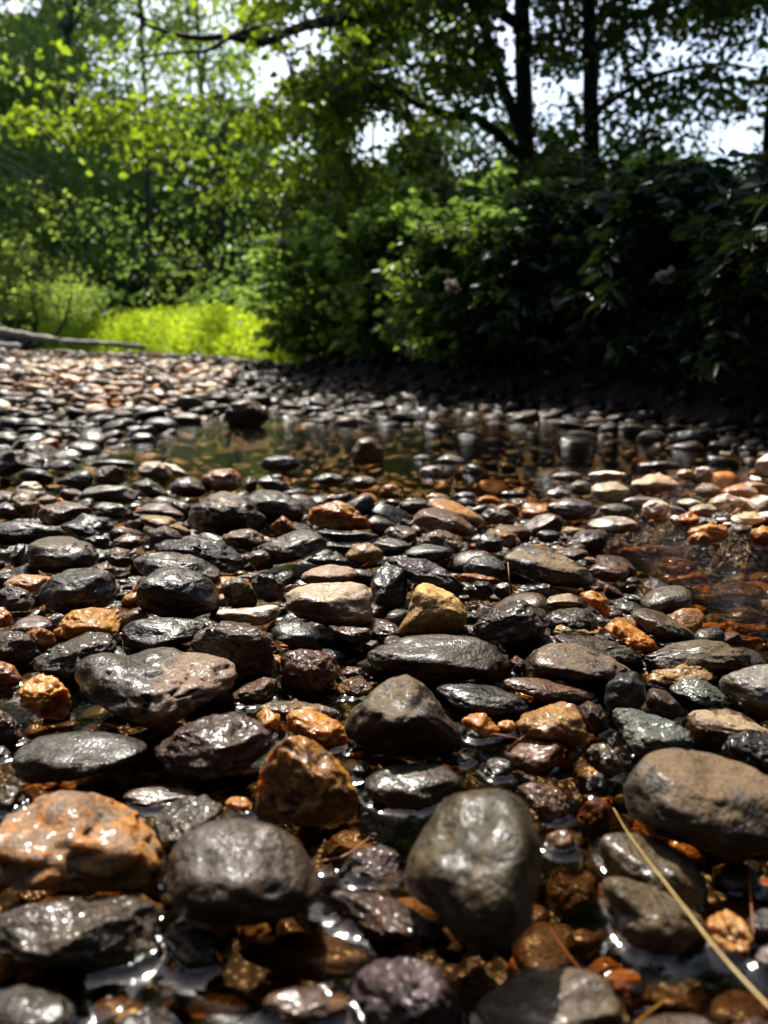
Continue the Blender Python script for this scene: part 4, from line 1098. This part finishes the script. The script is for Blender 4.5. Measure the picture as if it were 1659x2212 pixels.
# --- rhododendrons along the right bank: whorls of long leathery leaves, with pale flower heads
def rhodo(x, y, rx, rz, lab, flowers, n_wh):
    z0 = float(bed(x, y))
    sh = empty('rhododendron_bush', (x, y, z0), lab, 'bush', 'dark evergreen bushes along the right bank')
    o = rng.normal(size=(n_wh, 3)); o /= np.linalg.norm(o, axis=1)[:, None]
    o *= (rng.uniform(.35, 1, n_wh)**.5)[:, None]
    k = 1+.55*noise3(o*2.6+x*3)
    C = o*k[:, None]*np.array([rx, rx*.8, rz/2]) + np.array([x, y, z0+rz/2-.12])
    C = C[C[:, 2] > z0+.02]
    nl = 9; n = len(C)
    az = rng.uniform(0, 2*math.pi, (n, 1)) + np.arange(nl)[None, :]*2*math.pi/nl + rng.normal(0, .15, (n, nl))
    outw = (C-np.array([x, y, z0+rz/2])); outw /= np.linalg.norm(outw, axis=1)[:, None]
    d = np.stack([np.cos(az), np.sin(az), rng.normal(-.10, .28, (n, nl))], 2) + outw[:, None, :]*.35
    base = np.repeat(C, nl, 0); d = d.reshape(-1, 3)
    m = rng.uniform(0, 1, len(base)) < keep_mask(base, .9); base, d = base[m], d[m]
    V, F, r = leaves(base, d, .088, .029, droop=.22, fold=.18) if x > .6 else leaves(base, d, .085, .042, droop=.15)
    loc = np.array([x, y, z0])
    under(mk_mesh('foliage', V-loc, F, M_LEAF['rhodo' if x > .6 else 'far'], False, {'leaf_rnd': r}, loc), sh)
    st = []
    for j in range(12):
        tg = C[rng.integers(n)]; b0 = loc+np.array([random.uniform(-.2, .2), random.uniform(-.15, .15), 0])
        st.append(([b0, (b0+tg)/2+np.array([random.uniform(-.12, .12), -.05, .05]), tg], .016, .006))
    wood(sh, 'stems', st, M_STEM)
    front = C[(C[:, 1] < y+.1*rx) & (np.linalg.norm((C-np.array([x, y, z0+rz/2]))/np.array([rx, rx*.8, rz/2]), axis=1) > .75)]
    for j in range(min(max(1, flowers//2), len(front))):
        f = front[rng.integers(len(front))] + np.array([0, -.05, .03])
        nf = 26; dd = rng.normal(size=(nf, 3)); dd[:, 2] = np.abs(dd[:, 2])*.8; 
        V, F, r = leaves(np.zeros((nf, 3))+rng.normal(0, .008, (nf, 3)), dd, .045, .036, fold=.2)
        under(mk_mesh('flower_head', V, F, M_PETAL, False, {'leaf_rnd': r}, f), sh)
rh = [(1.95, 2.35, .50, .80, 'dark bush at the right edge nearest the camera, leaves catching light', 4, 620), (1.68, 3.0, .52, .95, 'dark evergreen bush second from the right edge', 6, 800),
      (2.5, 4.0, .75, .95, 'dark bush rising behind the right-edge ones', 5, 900), (1.38, 3.7, .50, 1.0, 'dark bush with pale blooms right of centre', 5, 700), (1.0, 4.3, .50, 1.05, 'dark evergreen bush below the second trunk', 4, 650),
      (.58, 4.9, .52, 1.1, 'dark bush in front of the first trunk', 4, 700), (1.7, 5.3, .85, 1.2, 'black-green bush around the foot of the trunks', 5, 1100),
      (.15, 5.6, .52, 1.15, 'dark bush near the centre over the shadowed bank', 3, 650), (-.42, 6.45, .60, 1.2, 'last dark bush before the bright grass', 4, 560),
      (.7, 6.4, .9, 1.25, 'dark bush behind the centre ones', 3, 900), (3.0, 5.4, 1.0, 1.15, 'broadest bush far right under the canopy', 3, 1000)]
for a in rh: rhodo(*a)

# --- the bright grassy bank
def blades(n, region, h0, h1, w, jit=.22):
    x0, x1, y0, y1 = region
    x = rng.uniform(x0, x1, n); y = rng.uniform(y0, y1, n)
    front = np.maximum(grass_y(x), 7.4)
    ok = (y > front-.15) & (y < front+3.5)
    x, y = x[ok], y[ok]; n = len(x)
    z = bed(x, y); h = rng.uniform(h0, h1, n)*(1+.07*noise3(np.stack([x*2.2, y*2.2, x*0], 1)))
    lean = rng.normal(0, jit, (n, 2)); lean[:, 1] -= .12
    B = np.stack([x, y, z], 1); T = B + np.stack([lean[:, 0]*h, lean[:, 1]*h, h], 1)
    Md = B*.45+T*.55; Md[:, :2] -= lean*h[:, None]*.18
    ang = rng.uniform(0, math.pi, n); s = np.stack([np.cos(ang), np.sin(ang), ang*0], 1)*w
    V = np.stack([B-s*.6, B+s*.6, Md+s*.55, T, Md-s*.55], 1).reshape(-1, 3)
    b = np.arange(n)[:, None]*5
    F = np.vstack([b+np.array([[0, 1, 2, 4]]), b+np.array([[4, 2, 3, 3]])])
    return V, F, np.repeat(rng.uniform(0, 1, n), 5), T
V, F, r, T = blades(80000, (-7.0, 2.6, 7.2, 18), .30, .42, .010)
F3 = tri(F)
gl = T[rng.integers(len(T), size=60000)] + rng.normal(0, .05, (60000, 3)) - np.array([0, 0, 1])*rng.uniform(0, .45, (60000, 1))
d = rng.normal(size=gl.shape); d[:, 2] = np.abs(d[:, 2])*.35
V2, F2, r2 = leaves(gl, d, .065, .026)
F2 = np.vstack([F2[:, [0, 1, 2]], F2[:, [0, 2, 3]]])
o = mk_mesh('meadow_grass', np.vstack([V, V2]), np.vstack([F3, F2+len(V)]), M_LEAF['meadow'], False, {'leaf_rnd': np.concatenate([r, r2])})
tag(o, 'bright yellow-green sunlit grass and weeds on the far bank', 'grass', kind='stuff')
for (px, py, t, h, lab) in ((650, 665, 8.6, .30, 'leafy yellow-green weed at the right end of the grass'),):
    b = A(px, py, t); n = 130
    w_ = empty('tall_weed', b-np.array([0, 0, .5]), lab, 'weed', 'weeds over the grass')
    st = [([b-np.array([0, 0, .5]), b+np.array([.03*i, 0, h*.5]), b+np.array([.07*i, 0, h])], .006, .003) for i in (-1, 0, 1)]
    wood(w_, 'stem', st, M_LEAF['meadow'])
    P = b + rng.normal(0, 1, (n, 3))*np.array([.09, .08, .4*h]) + np.array([0, 0, h*.35-.05]); d = rng.normal(size=(n, 3)); d[:, 2] = np.abs(d[:, 2])
    V, F, r = leaves(P, d, .07, .028); loc = np.array(w_.location)
    under(mk_mesh('foliage', V-loc, F, M_LEAF['meadow'], False, {'leaf_rnd': r}, loc), w_)

# --- unseen trees added behind and beside the viewpoint to cut the sky light
for (x0, x1, y0, y1, lab) in ((-7, -1, -7, -2.5, 'dense tree behind the viewpoint, left half'), (-1, 6, -7, -2.5, 'dense tree behind the viewpoint, right half'),
                              (-8.5, -5, -2.5, 4, 'dense tree beside the creek left of the frame'), (3.2, 7, -3, 2.0, 'dense tree beside the creek right of the frame')):
    q = rng.uniform(0, 1, (260, 3)); cc = np.stack([x0+(x1-x0)*q[:, 0], y0+(y1-y0)*q[:, 1], .1+7.0*q[:, 2]], 1)
    base = np.array([(x0+x1)/2, (y0+y1)/2, 0])
    tr = empty('forest_tree', base, lab, 'tree', 'unseen trees added to block sky light')
    wood(tr, 'trunk', [([base, base+np.array([.1, 0, 3]), base+np.array([.2, 0, 6])], .2, .08)])
    crown(tr, 'crown', cc, 30, .9, .42, .30, M_LEAF['rhodo'], 0, flat=.6, clump=False, shade_ok=0)  # dark evergreen leaf colour keeps these added blockers from bouncing sunlight

for (x0, x1, y0, y1, t0, t1, lab) in ((-1500, 100, -2300, -180, 18, 28, 'tall tree rising above the left of the picture'), (0, 900, -2300, -260, 18, 28, 'tall tree rising above the middle of the picture'),
                                      (800, 1700, -2300, -260, 18, 28, 'tall tree rising above the right of the picture'), (1800, 3000, -1300, 100, 8, 12, 'tall tree outside the right side of the picture')):
    cc = box_pts(420, x0, x1, y0, y1, t0, t1); base = A((x0+x1)/2, 700, t1+1); base[2] = float(bed(base[0], base[1]))
    tr = empty('forest_tree', base, lab, 'tree', 'unseen trees added to block sky light')
    wood(tr, 'trunk', [([base, base+np.array([.1, 0, 5]), base+np.array([.2, 0, 11])], .12, .06)])
    crown(tr, 'crown', cc, *((60, .7, .16, .11) if t0 < 10 else (60, 1.6, .45, .33)), M_LEAF['far'], 0, flat=.6, clump=False, shade_ok=.05, sun_on_meadow=True)  # unseen crowns added to block sky and darken what the water reflects
